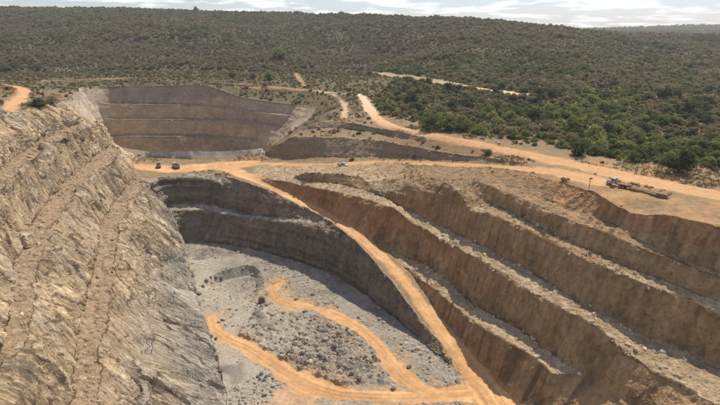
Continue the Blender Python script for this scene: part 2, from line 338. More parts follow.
# regions of the survey
def ln(*names): return np.vstack([lines3[n.strip('-')][::-1] if n.startswith('-') else lines3[n] for n in names])
P_floor = np.vstack([ln('floorL', 'floorF'), [at(470, 380, -40), at(500, 386, -40)], lines3['rampR'][-14:], [(0, 10, -40)]])
P_left = ln('floorL', '-wallN')[:len(lines3['floorL'])]
P_left = np.vstack([ln('floorL'), [at(168, 213, -27), at(152, 184, -15), at(146, 182, -14), at(138, 175, -13.6)], ln('noseC')[:6], lines3['rimL'][::-1], [(-115, 10, 0), (-22, 10, 0)]])
P_far = np.vstack([lines3['farC'], lines3['spurT'], lines3['berm'][::-1], lines3['noseC'][3:4], lines3['noseA'][:2], lines3['A2t'][-1:]])
P_near = np.vstack([lines3['floorF'], [at(460, 367, -39)], lines3['rampL'][::-1], lines3['sadN'][::-1], [at(152, 184, -15), at(168, 213, -27)]])
P_right = np.vstack([lines3['rampR'], [(60, 10, 0), (145, 10, 0)], lines3['top'][::-1], lines3['URn'][::-1]])
P_spur = np.vstack([lines3['St'], lines3['Sc'][::-1]])
P_spur2 = np.vstack([lines3['S2t'], lines3['S2c'][::-1]])
ZONES = ['plateau', 'hillside', 'pit_floor', 'left_pit_wall', 'far_pit_wall', 'near_pit_wall', 'right_pit_wall', 'spur_wall']
cen = CV[T].mean(1)
zone = np.zeros(len(T), int)
apx = cen[:, 0] / np.maximum(cen[:, 1], 1) * F * 1.068 + 360
zone[cen[:, 1] > np.interp(apx, d0_px, d0_v)] = 1
for k, poly in ((4, P_far), (3, P_left), (6, P_right), (5, P_near), (2, P_floor), (7, P_spur), (7, P_spur2)):
    zone[inpoly(cen[:, 0], cen[:, 1], poly) & (zone != 1)] = k
def tri_n(V, T):
    n = np.cross(V[T[:, 1]] - V[T[:, 0]], V[T[:, 2]] - V[T[:, 0]])
    return n / (np.linalg.norm(n, axis=1, keepdims=True) + 1e-12)
tn = tri_n(CV, T)
fl = T.copy(); flip = tn[:, 2] < 0; T[flip] = T[flip][:, ::-1]; tn = tri_n(CV, T)
steep = np.where(zone == 3, 1 - sstep(tn[:, 2], 0.86, 0.97), 1 - sstep(tn[:, 2], 0.70, 0.92))

tin = BVHTree.FromPolygons([tuple(v) for v in CV], [tuple(int(k) for k in t) for t in T])
def hit(px, py):
    u = (px - 360) / F; v = (py - 202.5) / F
    d = Vector((u, cP - v * sP, -sP - v * cP)).normalized()
    h = tin.ray_cast(Vector((0, 0, H)), d)
    return tuple(h[0]) if h[0] else None
# ------------------------------------------------------------------ refine the TIN until edges are a few pixels long
KZ = np.array([0.010, 0.018, 0.0042, 0.0034, 0.0055, 0.0046, 0.0039, 0.0055])
def refine(V, T, zn, tid, passes=12):
    cam_p = np.array([0, 0, H])
    for it in range(passes):
        e = np.concatenate([T[:, [0, 1]], T[:, [1, 2]], T[:, [2, 0]]]); e.sort(1)
        key = e[:, 0].astype(np.int64) * (len(V) + 1) + e[:, 1]
        uk, inv = np.unique(key, return_inverse=True)
        ua, ub = uk // (len(V) + 1), uk % (len(V) + 1)
        mid = (V[ua] + V[ub]) / 2; Ln = np.linalg.norm(V[ua] - V[ub], axis=1)
        dist = np.linalg.norm(mid - cam_p, axis=1)
        kk = np.full(len(uk), 9.0); np.minimum.at(kk, inv, np.tile(KZ[zn], 3))
        kk = np.where((mid[:, 1] < 60) | (np.abs(mid[:, 0]) > mid[:, 1] * 0.95 + 10), 0.04, kk)   # outside the view: coarser
        kk = np.where(mid[:, 1] > 1400, 0.03, kk)
        mark = Ln > kk * dist
        if not mark.any(): break
        nid = np.full(len(uk), -1); nid[mark] = len(V) + np.arange(mark.sum())
        V = np.vstack([V, mid[mark]])
        m = nid[inv].reshape(3, -1).T                       # midpoints of edges 01,12,20
        cnt = (m >= 0).sum(1)
        out, oz, oi = [T[cnt == 0]], [zn[cnt == 0]], [tid[cnt == 0]]
        def add(tr, sel):
            out.append(tr); oz.append(zn[sel]); oi.append(tid[sel])
        s = cnt == 3; t, q = T[s], m[s]
        for c in ((t[:, 0], q[:, 0], q[:, 2]), (q[:, 0], t[:, 1], q[:, 1]), (q[:, 2], q[:, 1], t[:, 2]), (q[:, 0], q[:, 1], q[:, 2])): add(np.stack(c, 1), s)
        for r in range(3):
            s = (cnt == 1) & (m[:, r] >= 0); t = np.roll(T[s], -r, 1); q = m[s][:, r]
            add(np.stack((t[:, 0], q, t[:, 2]), 1), s); add(np.stack((q, t[:, 1], t[:, 2]), 1), s)
            s = (cnt == 2) & (m[:, r] < 0); t = np.roll(T[s], -r, 1)        # edge r unmarked: t0-t1 whole
            q1 = m[s][:, (r + 1) % 3]; q2 = m[s][:, (r + 2) % 3]            # on t1t2 and t2t0
            add(np.stack((q2, q1, t[:, 2]), 1), s); add(np.stack((t[:, 0], t[:, 1], q1), 1), s); add(np.stack((t[:, 0], q1, q2), 1), s)
        T = np.vstack(out); zn = np.concatenate(oz); tid = np.concatenate(oi)
    return V, T, zn, tid
V, T, zn, tid = refine(CV, T, zone, np.arange(len(T)))
print('refined', len(V), len(T))

print('t %.1f' % (time.time() - T0))
# per-vertex weights
NV = len(V)
Tf = T.T.ravel()
bc = lambda w: np.bincount(Tf, np.tile(w, 3), NV)
cnt = np.maximum(bc(np.ones(len(T))), 1)
stp = bc(steep[tid]) / cnt
wz = np.stack([bc((zn == k).astype(float)) / cnt for k in range(len(ZONES))], 1)
fn = np.cross(V[T[:, 1]] - V[T[:, 0]], V[T[:, 2]] - V[T[:, 0]])
VN = np.stack([bc(fn[:, k]) for k in range(3)], 1)
VN /= np.linalg.norm(VN, axis=1, keepdims=True) + 1e-9
# soften weights across a few rings so that crests crumble
E_ = np.vstack([T[:, [0, 1]], T[:, [1, 2]], T[:, [2, 0]]])
Ea, Eb = np.concatenate([E_[:, 0], E_[:, 1]]), np.concatenate([E_[:, 1], E_[:, 0]])
Ec = np.maximum(np.bincount(Ea, minlength=NV), 1)
def ringblur(x, n):
    for _ in range(n): x = 0.4 * x + 0.6 * np.bincount(Ea, x[Eb], NV) / Ec
    return x
stp_s = ringblur(stp, 2); stp_l = np.clip(ringblur(stp, 3) * 1.1 - .05 + .3 * fbm(V, .2, 3, 33) * (stp_s < .98), 0, 1)
z_fl, z_L, z_far, z_N, z_R, z_sp = [wz[:, i] for i in (2, 3, 4, 5, 6, 7)]
z_pl, z_hi = wz[:, 0], wz[:, 1]

print('t %.1f' % (time.time() - T0))
# ------------------------------------------------------------------ roads: centre lines with half widths (m)
ROADS = [
    ('ramp', [(225, 168, -14, 4), (250, 177, -14.2, 3.6), (282, 191, -16.4, 3.4), (312, 206, -18.8, 2.6), (340, 222, -21, 2.6), (364, 240, -23.2, 2.6), (386, 261, -25.6, 2.6), (402, 279, -28.4, 2.6), (418, 299, -31, 2.8), (438, 325, -34.4, 3.0), (457, 351, -37.2, 3.2), (474, 372, -39, 4), (490, 390, -40, 6), (505, 412, -40, 7)]),
    ('bottom', [(480, 392, -40, 4.2), (440, 394, -40, 2.2), (400, 397, -40, 2.0), (340, 394, -40, 2.6), (308, 384, -40, 3.6), (285, 371, -40, 3.0), (265, 357, -40, 2.2), (247, 346, -40, 2.1), (228, 338, -40, 2.0), (214, 328, -40, 2.2), (211, 319, -40, 1.6)]),
    ('loop', [(430, 392, -40, 2.6), (408, 381, -40, 2.4), (391, 363, -40, 2.2), (378, 346, -40, 2.2), (362, 331, -40, 2.1), (342, 318, -40, 2.0), (315, 308, -40, 2.0), (290, 304, -40, 2.1), (276, 298, -40, 2.2), (273, 290, -40, 2.0), (283, 281.5, -40, 1.3)]),
    ('spill', [(308, 384, -40, 4), (300, 398, -40, 4.5), (292, 415, -40, 6)]),
    ('saddle', [(133, 166, -14, 3), (165, 169, -14, 5), (200, 167.5, -14, 6), (235, 165, -14, 7), (252, 163, -14, 5)]),
    ('upper', [(240, 165, -14, 4), (258, 163.5, -14, 2.4), (300, 164.5, -12.1, 1.7), (345, 164.3, -9.7, 1.7), (385, 161.5, -7.7, 1.6), (440, 164, -2.7, 1.6), (500, 166.7, 1.9, 1.8), (540, 170.3, 3.9, 2.2), (566, 174, 4.8, 4), (600, 182, 5.4, 4)]),
    ('main', [(358, 94, 3, 1.6), (363, 98, 3.1, 3.0), (368, 106, 3.3, 3.2), (374, 115, 3.7, 3.0), (384, 123, 4, 2.8), (400, 128.5, 4.3, 2.6), (440, 136.5, 4.6, 2.6), (500, 148.5, 4.8, 3.0), (560, 161.5, 5, 3.4), (600, 170, 5.5, 4.2), (650, 181.5, 6, 4.4), (720, 196, 6.5, 4.0), (820, 212, 6.8, 4.5)]),
    ('rim', [(236, 86, 4.6, 1.2), (270, 87, 4, 1.2), (320, 91, 3.2, 1.2), (358, 95, 3, 1.4)]),
    ('path', [(296, 73, 6, 1.4), (299, 79, 5, 1.5), (305, 86.5, 3.8, 1.0)]),
    ('path2', [(322, 92, 3.2, .9), (341, 100, 2.2, 1.2), (345, 108, 2.2, 1.3), (344, 118, 2.5, 1.2)]),
    ('left', [(8, 112, 19, 2.4), (13, 104, 18, 2.6), (22, 97, 16, 2.6), (25, 91, 15, 2.6), (19, 87, 15, 2.4), (4, 84.5, 16, 2.2), (-30, 84, 17, 2.2)]),
    ('hill', [(322, 68.5, 8, 1.2), (350, 71, 8, 3), (385, 74.5, 8.5, 7), (415, 77.5, 8.5, 8), (445, 83, 8, 6), (480, 89.5, 8, 4.5), (530, 95, 8, 3)]),
    ('bank', [(40, 81, 7, .9), (95, 78.5, 6, 1.0), (132, 77.5, 6, .9)]),
]
dust = np.zeros(NV); road = np.zeros(NV); lat = np.zeros(NV); hardroad = np.zeros(NV)
nz1 = fbm(V, 0.22, 3, 50); nz2 = fbm(V, .06, 2, 55)
for nm, L in ROADS:
    p = np.array([hit(*q[:2]) if 0 < q[0] < 719 and q[1] < 404 else at(*q[:3]) for q in L]); w = np.array([q[3] for q in L])
    dense = catmull(np.column_stack([p, w]), 4)
    bb = (V[:, 0] > dense[:, 0].min() - 12) & (V[:, 0] < dense[:, 0].max() + 12) & (V[:, 1] > dense[:, 1].min() - 12) & (V[:, 1] < dense[:, 1].max() + 12)
    ids = np.where(bb)[0]; X = V[ids]
    best = np.full(len(ids), 1e9); bw = np.zeros(len(ids)); bz = np.zeros(len(ids)); bl = np.zeros(len(ids))
    for i in range(len(dense) - 1):
        a, b = dense[i], dense[i + 1]; dx, dy = b[0] - a[0], b[1] - a[1]; L2 = dx * dx + dy * dy + 1e-9
        t = np.clip(((X[:, 0] - a[0]) * dx + (X[:, 1] - a[1]) * dy) / L2, 0, 1)
        ex, ey = X[:, 0] - a[0] - t * dx, X[:, 1] - a[1] - t * dy
        d = np.hypot(ex, ey); m = d < best
        best[m] = d[m]; bw[m] = (a[3] + t * (b[3] - a[3]))[m]; bz[m] = (a[2] + t * (b[2] - a[2]))[m]; bl[m] = ((ex * dy - ey * dx) / math.sqrt(L2))[m]
    soft = 1.3 if nm in ('bottom', 'loop') else 1.0 if nm in ('bottom', 'loop', 'spill', 'saddle', 'main', 'upper') else 0.9
    if nm == 'spill': soft = 4
    if nm == 'hill': soft = 5
    r = 1 - sstep(best + (nz1[ids] * .8 + nz2[ids] * .6) * (soft + .5), bw - 0.25 * soft, bw + soft * 0.45)
    zt = 20 if z_hi[ids].mean() > .3 or nm in ('hill', 'left', 'bank', 'path', 'rim', 'path2') else 0.8
    r *= np.exp(-(np.maximum(np.abs(X[:, 2] - bz) - 0.6, 0) / zt) ** 2)
    if nm == 'spill': r *= 0.55
    if nm in ('bottom', 'loop', 'ramp', 'spill', 'saddle'): dust[ids] = np.maximum(dust[ids], (1 - sstep(best, bw, bw + 8)) * np.exp(-(np.abs(X[:, 2] - bz) / 3) ** 2))
    r *= 1 - .6 * stp_s[ids] * (z_hi[ids] + z_pl[ids] < .5)
    if nm in ('bank', 'rim', 'path', 'path2'): r *= 0.75
    m = r > road[ids]; road[ids[m]] = r[m]; lat[ids[m]] = bl[m]

print('t %.1f' % (time.time() - T0))
# ------------------------------------------------------------------ rock relief
n_big = fbm(V, 0.045, 3, 1); n_mid = fbm(V, 0.28, 3, 11); n_fine = fbm(V, 0.95, 2, 21)
n_lump = np.abs(fbm(V, 0.55, 2, 31))
disp = np.zeros(NV); tone_v = np.zeros(NV)
# left wall: bedding slabs running down the dip
sd = np.array([-0.325, 0.946]);                        # strike of the wall in plan
warp = fbm(V, 0.05, 2, 71) * 4.0
a_ = V[:, 0] * sd[0] + V[:, 1] * sd[1] - 0.28 * V[:, 2] + warp * .35
b_ = -V[:, 2] * 1.25 + 0.22 * a_ + warp
r1, e1, o1 = cells(a_ / 4.2, b_ / 17, 100)
r2, e2, o2 = cells(a_ / 1.35 + 7, b_ / 9, 200)
r3, e3, o3 = cells(a_ / 0.7, b_ / 4.5 + 3, 300)
slab = (r1 - .5) * 2.2 + o1 * 1.3 + (r2 - .5) * 1.5 + o2 * 1.0 + (r3 - .5) * 0.55 + o3 * .3
slab -= 0.7 * (1 - sstep(e2, 0, 0.12)) * (r2 > .6)
stp_w = ringblur(stp, 40) + .45 * n_mid + .2 * fbm(V, .09, 2, 35); scree = 1 - sstep(stp_w, .36, .84)
patch = sstep(fbm(V, 0.07, 2, 81), -0.45, 0.25)         # where the slabs are buried in scree
left = z_L * ((1 - scree) * (0.4 + 0.6 * patch) * slab * 1.15 + scree * (stones(V[:, 0], V[:, 1], 1.2, .4, 540) * .6 + n_fine * .18 + n_mid * .3) + stp_s * n_big * 2.2 + n_mid * 0.2 * stp_s)
# steep faces right / near / far: blocky, faint vertical ribs
a2 = V[:, 0] * 0.49 - V[:, 1] * 0.87
r4, e4, o4 = cells(a2 / 2.6 + n_mid * .4, V[:, 2] / 5.5, 400)
r5, e5, o5 = cells(a2 / 1.15 + 3, V[:, 2] / 1.5 + n_mid * .3, 450)
led = vnoise(V[:, 2] * .75 + n_big * 1.2, a2 * .05, V[:, 0] * 0, 66); led = np.clip(led * 3, -1, 1)
rib = vnoise(a2 * 1.1, V[:, 2] * 0.09, V[:, 0] * 0 + .5, 61)
face = n_big * .7 + n_mid * 0.12 + (r4 - .5) * 0.36 + (r5 - .5) * .22 * (1 + z_N) + led * (.10 + .25 * z_N + .04 * z_far) + rib * 0.16 + n_fine * .1
st1 = stones(V[:, 0], V[:, 1], 1.7, .45, 500); st2 = stones(V[:, 0] + 31, V[:, 1], .9, .6, 520)
flat = st1 * .38 + st2 * .6 + n_fine * 0.14 + n_mid * .35
crumb = 4 * stp_s * (1 - stp_s)                          # along crests and toes
w_rock = z_R + z_N + z_sp
disp += left + w_rock * (stp_s * face + (1 - stp_s) * flat * 0.9 + crumb * (n_mid * .55 + n_fine * .35))
disp += z_far * (stp_s * (face * .9) + (1 - stp_s) * flat * .6)
# floor: rough broken ground, rougher mound inside the track loop
loopP = [at(*q) for q in ((232, 342, -40), (262, 300, -40), (285, 309, -40), (325, 318, -40), (360, 338, -40), (378, 362, -40), (388, 384, -40), (330, 386, -40), (290, 366, -40), (255, 346, -40))]
inl = inpoly(V[:, 0], V[:, 1], loopP).astype(float); inl = ringblur(inl, 16)
rough = sstep(fbm(V, 0.06, 2, 91), -.2, .35)
disp += z_fl * ((0.1 + .5 * rough) * (st2 * .9 + st1 * .4 + n_fine * .2) + inl * (0.35 + n_mid * .8 + st1 * .8 + n_lump * .6) + n_mid * .22)
disp += z_pl * (n_mid * .35 + n_big * .5 + n_fine * .08 + 0.5 * stp_s * n_lump)
disp += z_hi * (fbm(V, 0.0065, 3, 120) * 14 - 7 * sstep(np.abs(fbm(V, .0065, 2, 125)), .22, 0) ) * sstep(V[:, 1], 380, 560) * (1 - .75 * sstep(V[:, 1] / np.interp(V[:, 0] / np.maximum(V[:, 1], 1) * F * 1.068 + 360, dr_px, dr_v), .72, .95))
disp += z_pl * 2.2 * np.exp(-((V[:, 0] + 168) / 12) ** 2 - ((V[:, 1] - 243) / 12) ** 2)
rutn = vnoise(lat * 1.6, V[:, 1] * .03, V[:, 0] * .03, 777)
ruts = 0.12 * rutn + 0.05 * n_fine
hw = sstep(road, .25, .8)
disp = disp * (1 - .93 * hw) + hw * ruts * .6
edge = 4 * road * (1 - road)
disp += edge * (.18 + .25 * n_fine + .2 * n_mid) * (.5 * z_fl + z_R + z_N + .5 * z_pl) * (V[:, 1] < 240)
side = VN.copy(); flatn = (np.abs(VN[:, 2]) > .8); side[flatn] = (0, 0, 1)
V = V + side * disp[:, None]

print('t %.1f' % (time.time() - T0))
# ------------------------------------------------------------------ rock and soil colours (albedo, with slab-gap shade painted in) per vertex
def lerp(a, b, t): return a + (b - a) * np.asarray(t)[:, None]
col = lambda *c: np.tile(np.array(c, float), (NV, 1))
zc = V[:, 2]
n_c1 = fbm(V, 0.03, 3, 140); n_c2 = fbm(V, 0.16, 3, 150); n_c3 = fbm(V, 0.7, 2, 160)
TAN, GREY, BROWN, RED, PALE, ORANGE = (.51, .39, .24), (.39, .325, .235), (.225, .155, .095), (.33, .165, .075), (.46, .39, .285), (.44, .25, .115)
# left wall: tan weathered rock over grey fresh rock, slabs of differing tone, brown scree on benches
c_left = lerp(col(*GREY), col(*TAN), sstep(zc + n_c1 * 10, -34, -14))
c_left = lerp(c_left, col(.42, .31, .19), .35 * sstep(zc + n_c1 * 12, -2, 16))
c_left *= (0.74 + 0.42 * r2 + 0.3 * (r3 - .5) + .2 * (r1 - .5))[:, None]
sk_ = vnoise(a_ * 1.9, b_ * .11, V[:, 0] * .02, 88); c_left = lerp(c_left, col(.15, .11, .07), .6 * sstep(sk_, .34, .62))  # narrow dark streaks painted in as shaded gaps between beds
c_left = lerp(c_left, col(*PALE), .5 * ((r1 > .72) & (r3 > .3)))
c_left = lerp(c_left, col(.14, .10, .065), .75 * (1 - sstep(e2, 0.0, 0.13)) * (r2 > .45))  # shade in the gaps between slabs, painted dark into the colour
c_left = lerp(c_left, lerp(col(.245, .215, .172), col(.24, .172, .108), sstep(zc + n_c2 * 5, -30, -20)) * (1 + .35 * n_c3)[:, None], np.clip(scree + .35 * (1 - patch), 0, .9))
c_left = lerp(c_left, col(.35, .315, .26) * (1 + .25 * n_c3)[:, None], sstep(-zc + n_c2 * 4, 30, 38) * .8)
# right wall: red soil-stained oxidised rock at far top, brown below, rubble on the benches
redz = np.clip(sstep(-V[:, 0] + n_c1 * 30, -50, 0) * sstep(zc, -26, -16) * (1 - sstep(zc, -12.5, -10.5)) + sstep(zc + n_c2 * 3, -1, 4) * .8, 0, 1)
c_face = lerp(col(.31, .20, .10), col(*RED), redz * .9)
c_face = lerp(c_face, col(.25, .16, .08), .5 * sstep(n_c1, 0, .5))
c_face *= (0.84 + .22 * r4 + .16 * (r5 - .5) + .22 * rib + .3 * n_c2)[:, None]
c_face = lerp(c_face, col(.10, .07, .045), .45 * (1 - sstep(e4, 0, .07)) * (r4 > .5))
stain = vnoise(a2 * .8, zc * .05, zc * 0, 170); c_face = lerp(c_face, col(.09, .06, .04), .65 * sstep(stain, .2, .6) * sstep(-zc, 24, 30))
c_bench = lerp(col(.37, .275, .165), col(.30, .22, .13), sstep(n_c2, -.3, .3)) * (1 + .22 * n_c3)[:, None]
c_bench = lerp(c_bench, col(*PALE), .4 * sstep(n_c3, .15, .5))
c_bench = lerp(c_bench, col(.28, .185, .10) * (1 + .25 * n_c3 + .3 * n_c2)[:, None], .9 * sstep(zc + n_c2 * 4, -10, -5))
c_bench = lerp(c_bench, col(.27, .15, .072) * (1 + .4 * n_c2)[:, None], .7 * sstep(zc + n_c2 * 2, 0, 3))
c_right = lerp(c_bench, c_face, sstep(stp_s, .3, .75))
# wall below the saddle, far pit, spur
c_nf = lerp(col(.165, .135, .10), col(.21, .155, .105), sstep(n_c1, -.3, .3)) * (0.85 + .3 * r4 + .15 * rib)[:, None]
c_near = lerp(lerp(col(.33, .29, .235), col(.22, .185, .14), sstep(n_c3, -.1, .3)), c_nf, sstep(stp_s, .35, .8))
strat = vnoise(zc * .12 + n_c1 * .6, zc * 0, V[:, 0] * .004, 180)
c_ff = lerp(col(.29, .22, .145), col(.38, .275, .17), sstep(strat, -.4, .5)) * (0.95 + .1 * rib + .25 * n_c2)[:, None]
c_far = lerp(lerp(col(.19, .155, .11), col(.29, .24, .17), sstep(V[:, 0] + n_c1 * 30, -130, -95)), c_ff, sstep(stp_s, .3, .75))
c_far = lerp(c_far, col(.37, .31, .235) * (.8 + .4 * r2)[:, None], sstep(-V[:, 0] + n_c2 * 4 - (V[:, 1] - 250) * .58, 120, 128) * .85)
c_spur = lerp(col(.36, .275, .17), lerp(col(.24, .175, .115), col(*RED), .3 * sstep(-zc, 6, 11)), sstep(stp_s, .3, .75))
# floor
c_fl = lerp(col(.265, .235, .19), col(.195, .17, .135), sstep(n_c2, -.2, .4)) * (1 + .2 * n_c3)[:, None]
c_fl = lerp(c_fl, col(.36, .315, .245), .7 * sstep(n_c1, .0, .35))
c_fl = lerp(c_fl, col(.27, .235, .185), .6 * inl * sstep(n_c2, -.3, .2))
c_fl = lerp(c_fl, col(.13, .115, .095), .75 * sstep(fbm(V, .11, 3, 195), .18, .42) * np.clip(.35 + inl + sstep(-V[:, 0], 25, 45), 0, 1))
c_fl = lerp(c_fl, col(.40, .27, .14), .55 * sstep(fbm(V, .05, 2, 190), .1, .4) * sstep(-V[:, 1], -140, -105))
# plateau and hill soil
c_pl = lerp(col(.215, .148, .082), col(.205, .158, .09), sstep(n_c1, -.3, .3)) * (1 + .25 * n_c3)[:, None]
c_pl = lerp(c_pl, col(.16, .125, .07), .75 * sstep(n_c2, -.05, .35))
c_pl = lerp(c_pl, col(.105, .084, .043) * (1 + .4 * n_c2)[:, None], .9 * sstep(V[:, 1], 240, 330))
bm_ = (V[:, 0] < -48) * (V[:, 0] > -116) * sstep(zc, -13.7, -12.9) * (V[:, 1] > 226) * (V[:, 1] < 262)
c_pl = lerp(c_pl, col(.36, .335, .29) * (1 + .3 * n_c3)[:, None], bm_)
bare = np.maximum(sstep(-np.abs(V[:, 1] - (215 - .85 * V[:, 0])) , -22, -8) * (V[:, 0] > 5), sstep(V[:, 0], 35, 50) * sstep(-V[:, 1] - .5 * V[:, 0], -215, -195))
c_pl = lerp(c_pl, lerp(col(.185, .112, .06), col(.30, .175, .085), sstep(V[:, 0], 50, 64)) * (1 + .4 * n_c2 + .2 * n_c3)[:, None], .8 * bare * sstep(n_c2, -.5, .2))
left_red = np.exp(-((V[:, 0] + 168) / 22) ** 2 - ((V[:, 1] - 245) / 22) ** 2)
c_pl = lerp(c_pl, col(.20, .095, .06), np.clip(left_red * 1.2, 0, .9))
c_hi = lerp(col(.105, .085, .048), col(.085, .072, .042), sstep(n_c1, -.3, .3))
c_fl = lerp(c_fl, col(.43, .29, .16) * (1 + .2 * n_c3)[:, None], dust * .75 * sstep(n_c2 + .4 * nz2, -.25, .35))
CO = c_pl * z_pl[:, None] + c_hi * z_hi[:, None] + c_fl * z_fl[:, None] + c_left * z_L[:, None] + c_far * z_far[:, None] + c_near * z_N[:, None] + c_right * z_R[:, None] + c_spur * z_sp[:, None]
c_road = lerp(col(*ORANGE), col(.50, .30, .145), sstep(n_c2, -.2, .5)) * (1 + .12 * n_c3 + .26 * rutn)[:, None]
pale_r = sstep(V[:, 1], 190, 300) * (V[:, 0] > -30) * (zc > -2)
c_road = lerp(c_road, col(.56, .42, .29), .85 * pale_r); c_road = lerp(c_road, col(.25, .195, .115), .85 * sstep(V[:, 1], 365, 390)); c_road = lerp(c_road, col(.43, .255, .125), .6 * (zc > 0) * (1 - pale_r))
CO = lerp(CO, c_road, road)
CO = np.clip(CO, 0.01, .85)

bedc = np.column_stack([a2, V[:, 2] * .3, (V[:, 0] * .87 + V[:, 1] * .49) * .6])
bl_ = np.column_stack([a_, b_ * .30, (V[:, 0] * .946 + V[:, 1] * .325) * .25])
bedc = np.where((z_L > .5)[:, None], bl_, bedc)
bedc = np.where((np.where(z_L > .5, 1 - scree, stp_s) < .45)[:, None], V * .9, bedc)
# ------------------------------------------------------------------ materials
def nodes_mat(name):
    m = bpy.data.materials.new(name); m.use_nodes = True
    n, l = m.node_tree.nodes, m.node_tree.links
    b = n['Principled BSDF']; b.inputs['Roughness'].default_value = .92; b.inputs['Specular IOR Level'].default_value = .15
    return m, n, l, b
def terrain_mat(name, scale, amount, bump, stretch=(1, 1, 1), rot=(0, 0, 0), bed=False):
    m, n, l, b = nodes_mat(name)
    at_ = n.new('ShaderNodeAttribute'); at_.attribute_name = 'soil'
    geo = n.new('ShaderNodeTexCoord'); mp = n.new('ShaderNodeMapping'); mp.inputs['Scale'].default_value = stretch; mp.inputs['Rotation'].default_value = rot
    if bed:
        ab = n.new('ShaderNodeAttribute'); ab.attribute_name = 'bed'; l.new(ab.outputs['Vector'], mp.inputs[0])
    else: l.new(geo.outputs['Object'], mp.inputs[0])
    t1 = n.new('ShaderNodeTexNoise'); t1.inputs['Scale'].default_value = scale; t1.inputs['Detail'].default_value = 6; t1.inputs['Roughness'].default_value = .68
    l.new(mp.outputs[0], t1.inputs['Vector'])
    r = n.new('ShaderNodeMapRange'); r.inputs['From Min'].default_value = .3; r.inputs['From Max'].default_value = .7
    r.inputs['To Min'].default_value = 1 - amount; r.inputs['To Max'].default_value = 1 + amount; l.new(t1.outputs['Fac'], r.inputs[0])
    mul = n.new('ShaderNodeVectorMath'); mul.operation = 'SCALE'; l.new(at_.outputs['Color'], mul.inputs[0]); l.new(r.outputs[0], mul.inputs['Scale'])
    l.new(mul.outputs[0], b.inputs['Base Color'])
    t2 = n.new('ShaderNodeTexVoronoi'); t2.inputs['Scale'].default_value = scale * 2.2; l.new(mp.outputs[0], t2.inputs['Vector'])
    ad = n.new('ShaderNodeMath'); ad.operation = 'MULTIPLY_ADD'; ad.inputs[1].default_value = .5; l.new(t2.outputs['Distance'], ad.inputs[0]); l.new(t1.outputs['Fac'], ad.inputs[2])
    bp = n.new('ShaderNodeBump'); bp.inputs['Strength'].default_value = 1; bp.inputs['Distance'].default_value = bump; l.new(ad.outputs[0], bp.inputs['Height'])
    l.new(bp.outputs[0], b.inputs['Normal'])
    return m
M = {
    'plateau': terrain_mat('dry_soil', .9, .28, .15), 'hillside': terrain_mat('hill_soil', .25, .3, .3),
    'pit_floor': terrain_mat('broken_rock_floor', 1.3, .25, .28), 'left_pit_wall': terrain_mat('bedded_rock', 1.1, .34, .32, bed=True),
    'far_pit_wall': terrain_mat('dark_rock', .7, .25, .3, (.3, 2.5, 1), bed=True), 'near_pit_wall': terrain_mat('grey_rock', .9, .32, .45, (.8, 2, 1), bed=True),
    'right_pit_wall': terrain_mat('brown_rock', 1.1, .28, .35, (1, 1.4, 1), bed=True), 'spur_wall': terrain_mat('spur_rock', 1.0, .25, .3, (1, 1.5, 1), bed=True),
    'haul_road': terrain_mat('orange_dirt', .9, .17, .10),
}

print('t %.1f' % (time.time() - T0))
# ------------------------------------------------------------------ terrain objects, one per zone (shared break lines)
def add_mesh(name, Vv, Tt, mat, smooth=True, colors=None):
    used, inv = np.unique(Tt, return_inverse=True)
    vv = Vv[used].astype(np.float32); tt = inv.reshape(-1, Tt.shape[1]).astype(np.int32)
    me = bpy.data.meshes.new(name); k = Tt.shape[1]
    me.vertices.add(len(vv)); me.vertices.foreach_set('co', vv.ravel())
    me.loops.add(tt.size); me.loops.foreach_set('vertex_index', tt.ravel())
    me.polygons.add(len(tt)); me.polygons.foreach_set('loop_start', np.arange(0, tt.size, k, dtype=np.int32))
    me.polygons.foreach_set('loop_total', np.full(len(tt), k, dtype=np.int32))
    me.polygons.foreach_set('use_smooth', np.full(len(tt), smooth))
    if colors is not None:
        ca = me.attributes.new('soil', 'FLOAT_COLOR', 'POINT')
        ca.data.foreach_set('color', np.column_stack([colors[used], np.ones(len(used))]).astype(np.float32).ravel())
        if name.endswith('wall'): ba = me.attributes.new('bed', 'FLOAT_VECTOR', 'POINT'); ba.data.foreach_set('vector', bedc[used].astype(np.float32).ravel())
    me.update(calc_edges=True); me.materials.append(mat)
    o = bpy.data.objects.new(name, me); C.objects.link(o); return o
rt = road[T].mean(1) > .5
for i, nme in enumerate(ZONES):
    s = (zn == i) & ~rt
    if s.any():
        o = add_mesh(nme, V, T[s], M[nme], nme in ('plateau', 'hillside'), CO); o['kind'] = 'structure'
o = add_mesh('haul_road', V, T[rt], M['haul_road'], True, CO); o['kind'] = 'structure'

print('t %.1f' % (time.time() - T0))
sub = np.isin(zn, (0, 1, 2)); Tb = T[sub]; ub_, iv_ = np.unique(Tb, return_inverse=True)
bvh = BVHTree.FromPolygons(V[ub_].tolist(), iv_.reshape(-1, 3).tolist())
def drop(x, y):
    h = bvh.ray_cast(Vector((x, y, 300)), Vector((0, 0, -1)))
    return h[0].z if h[0] else None

print('t %.1f' % (time.time() - T0))
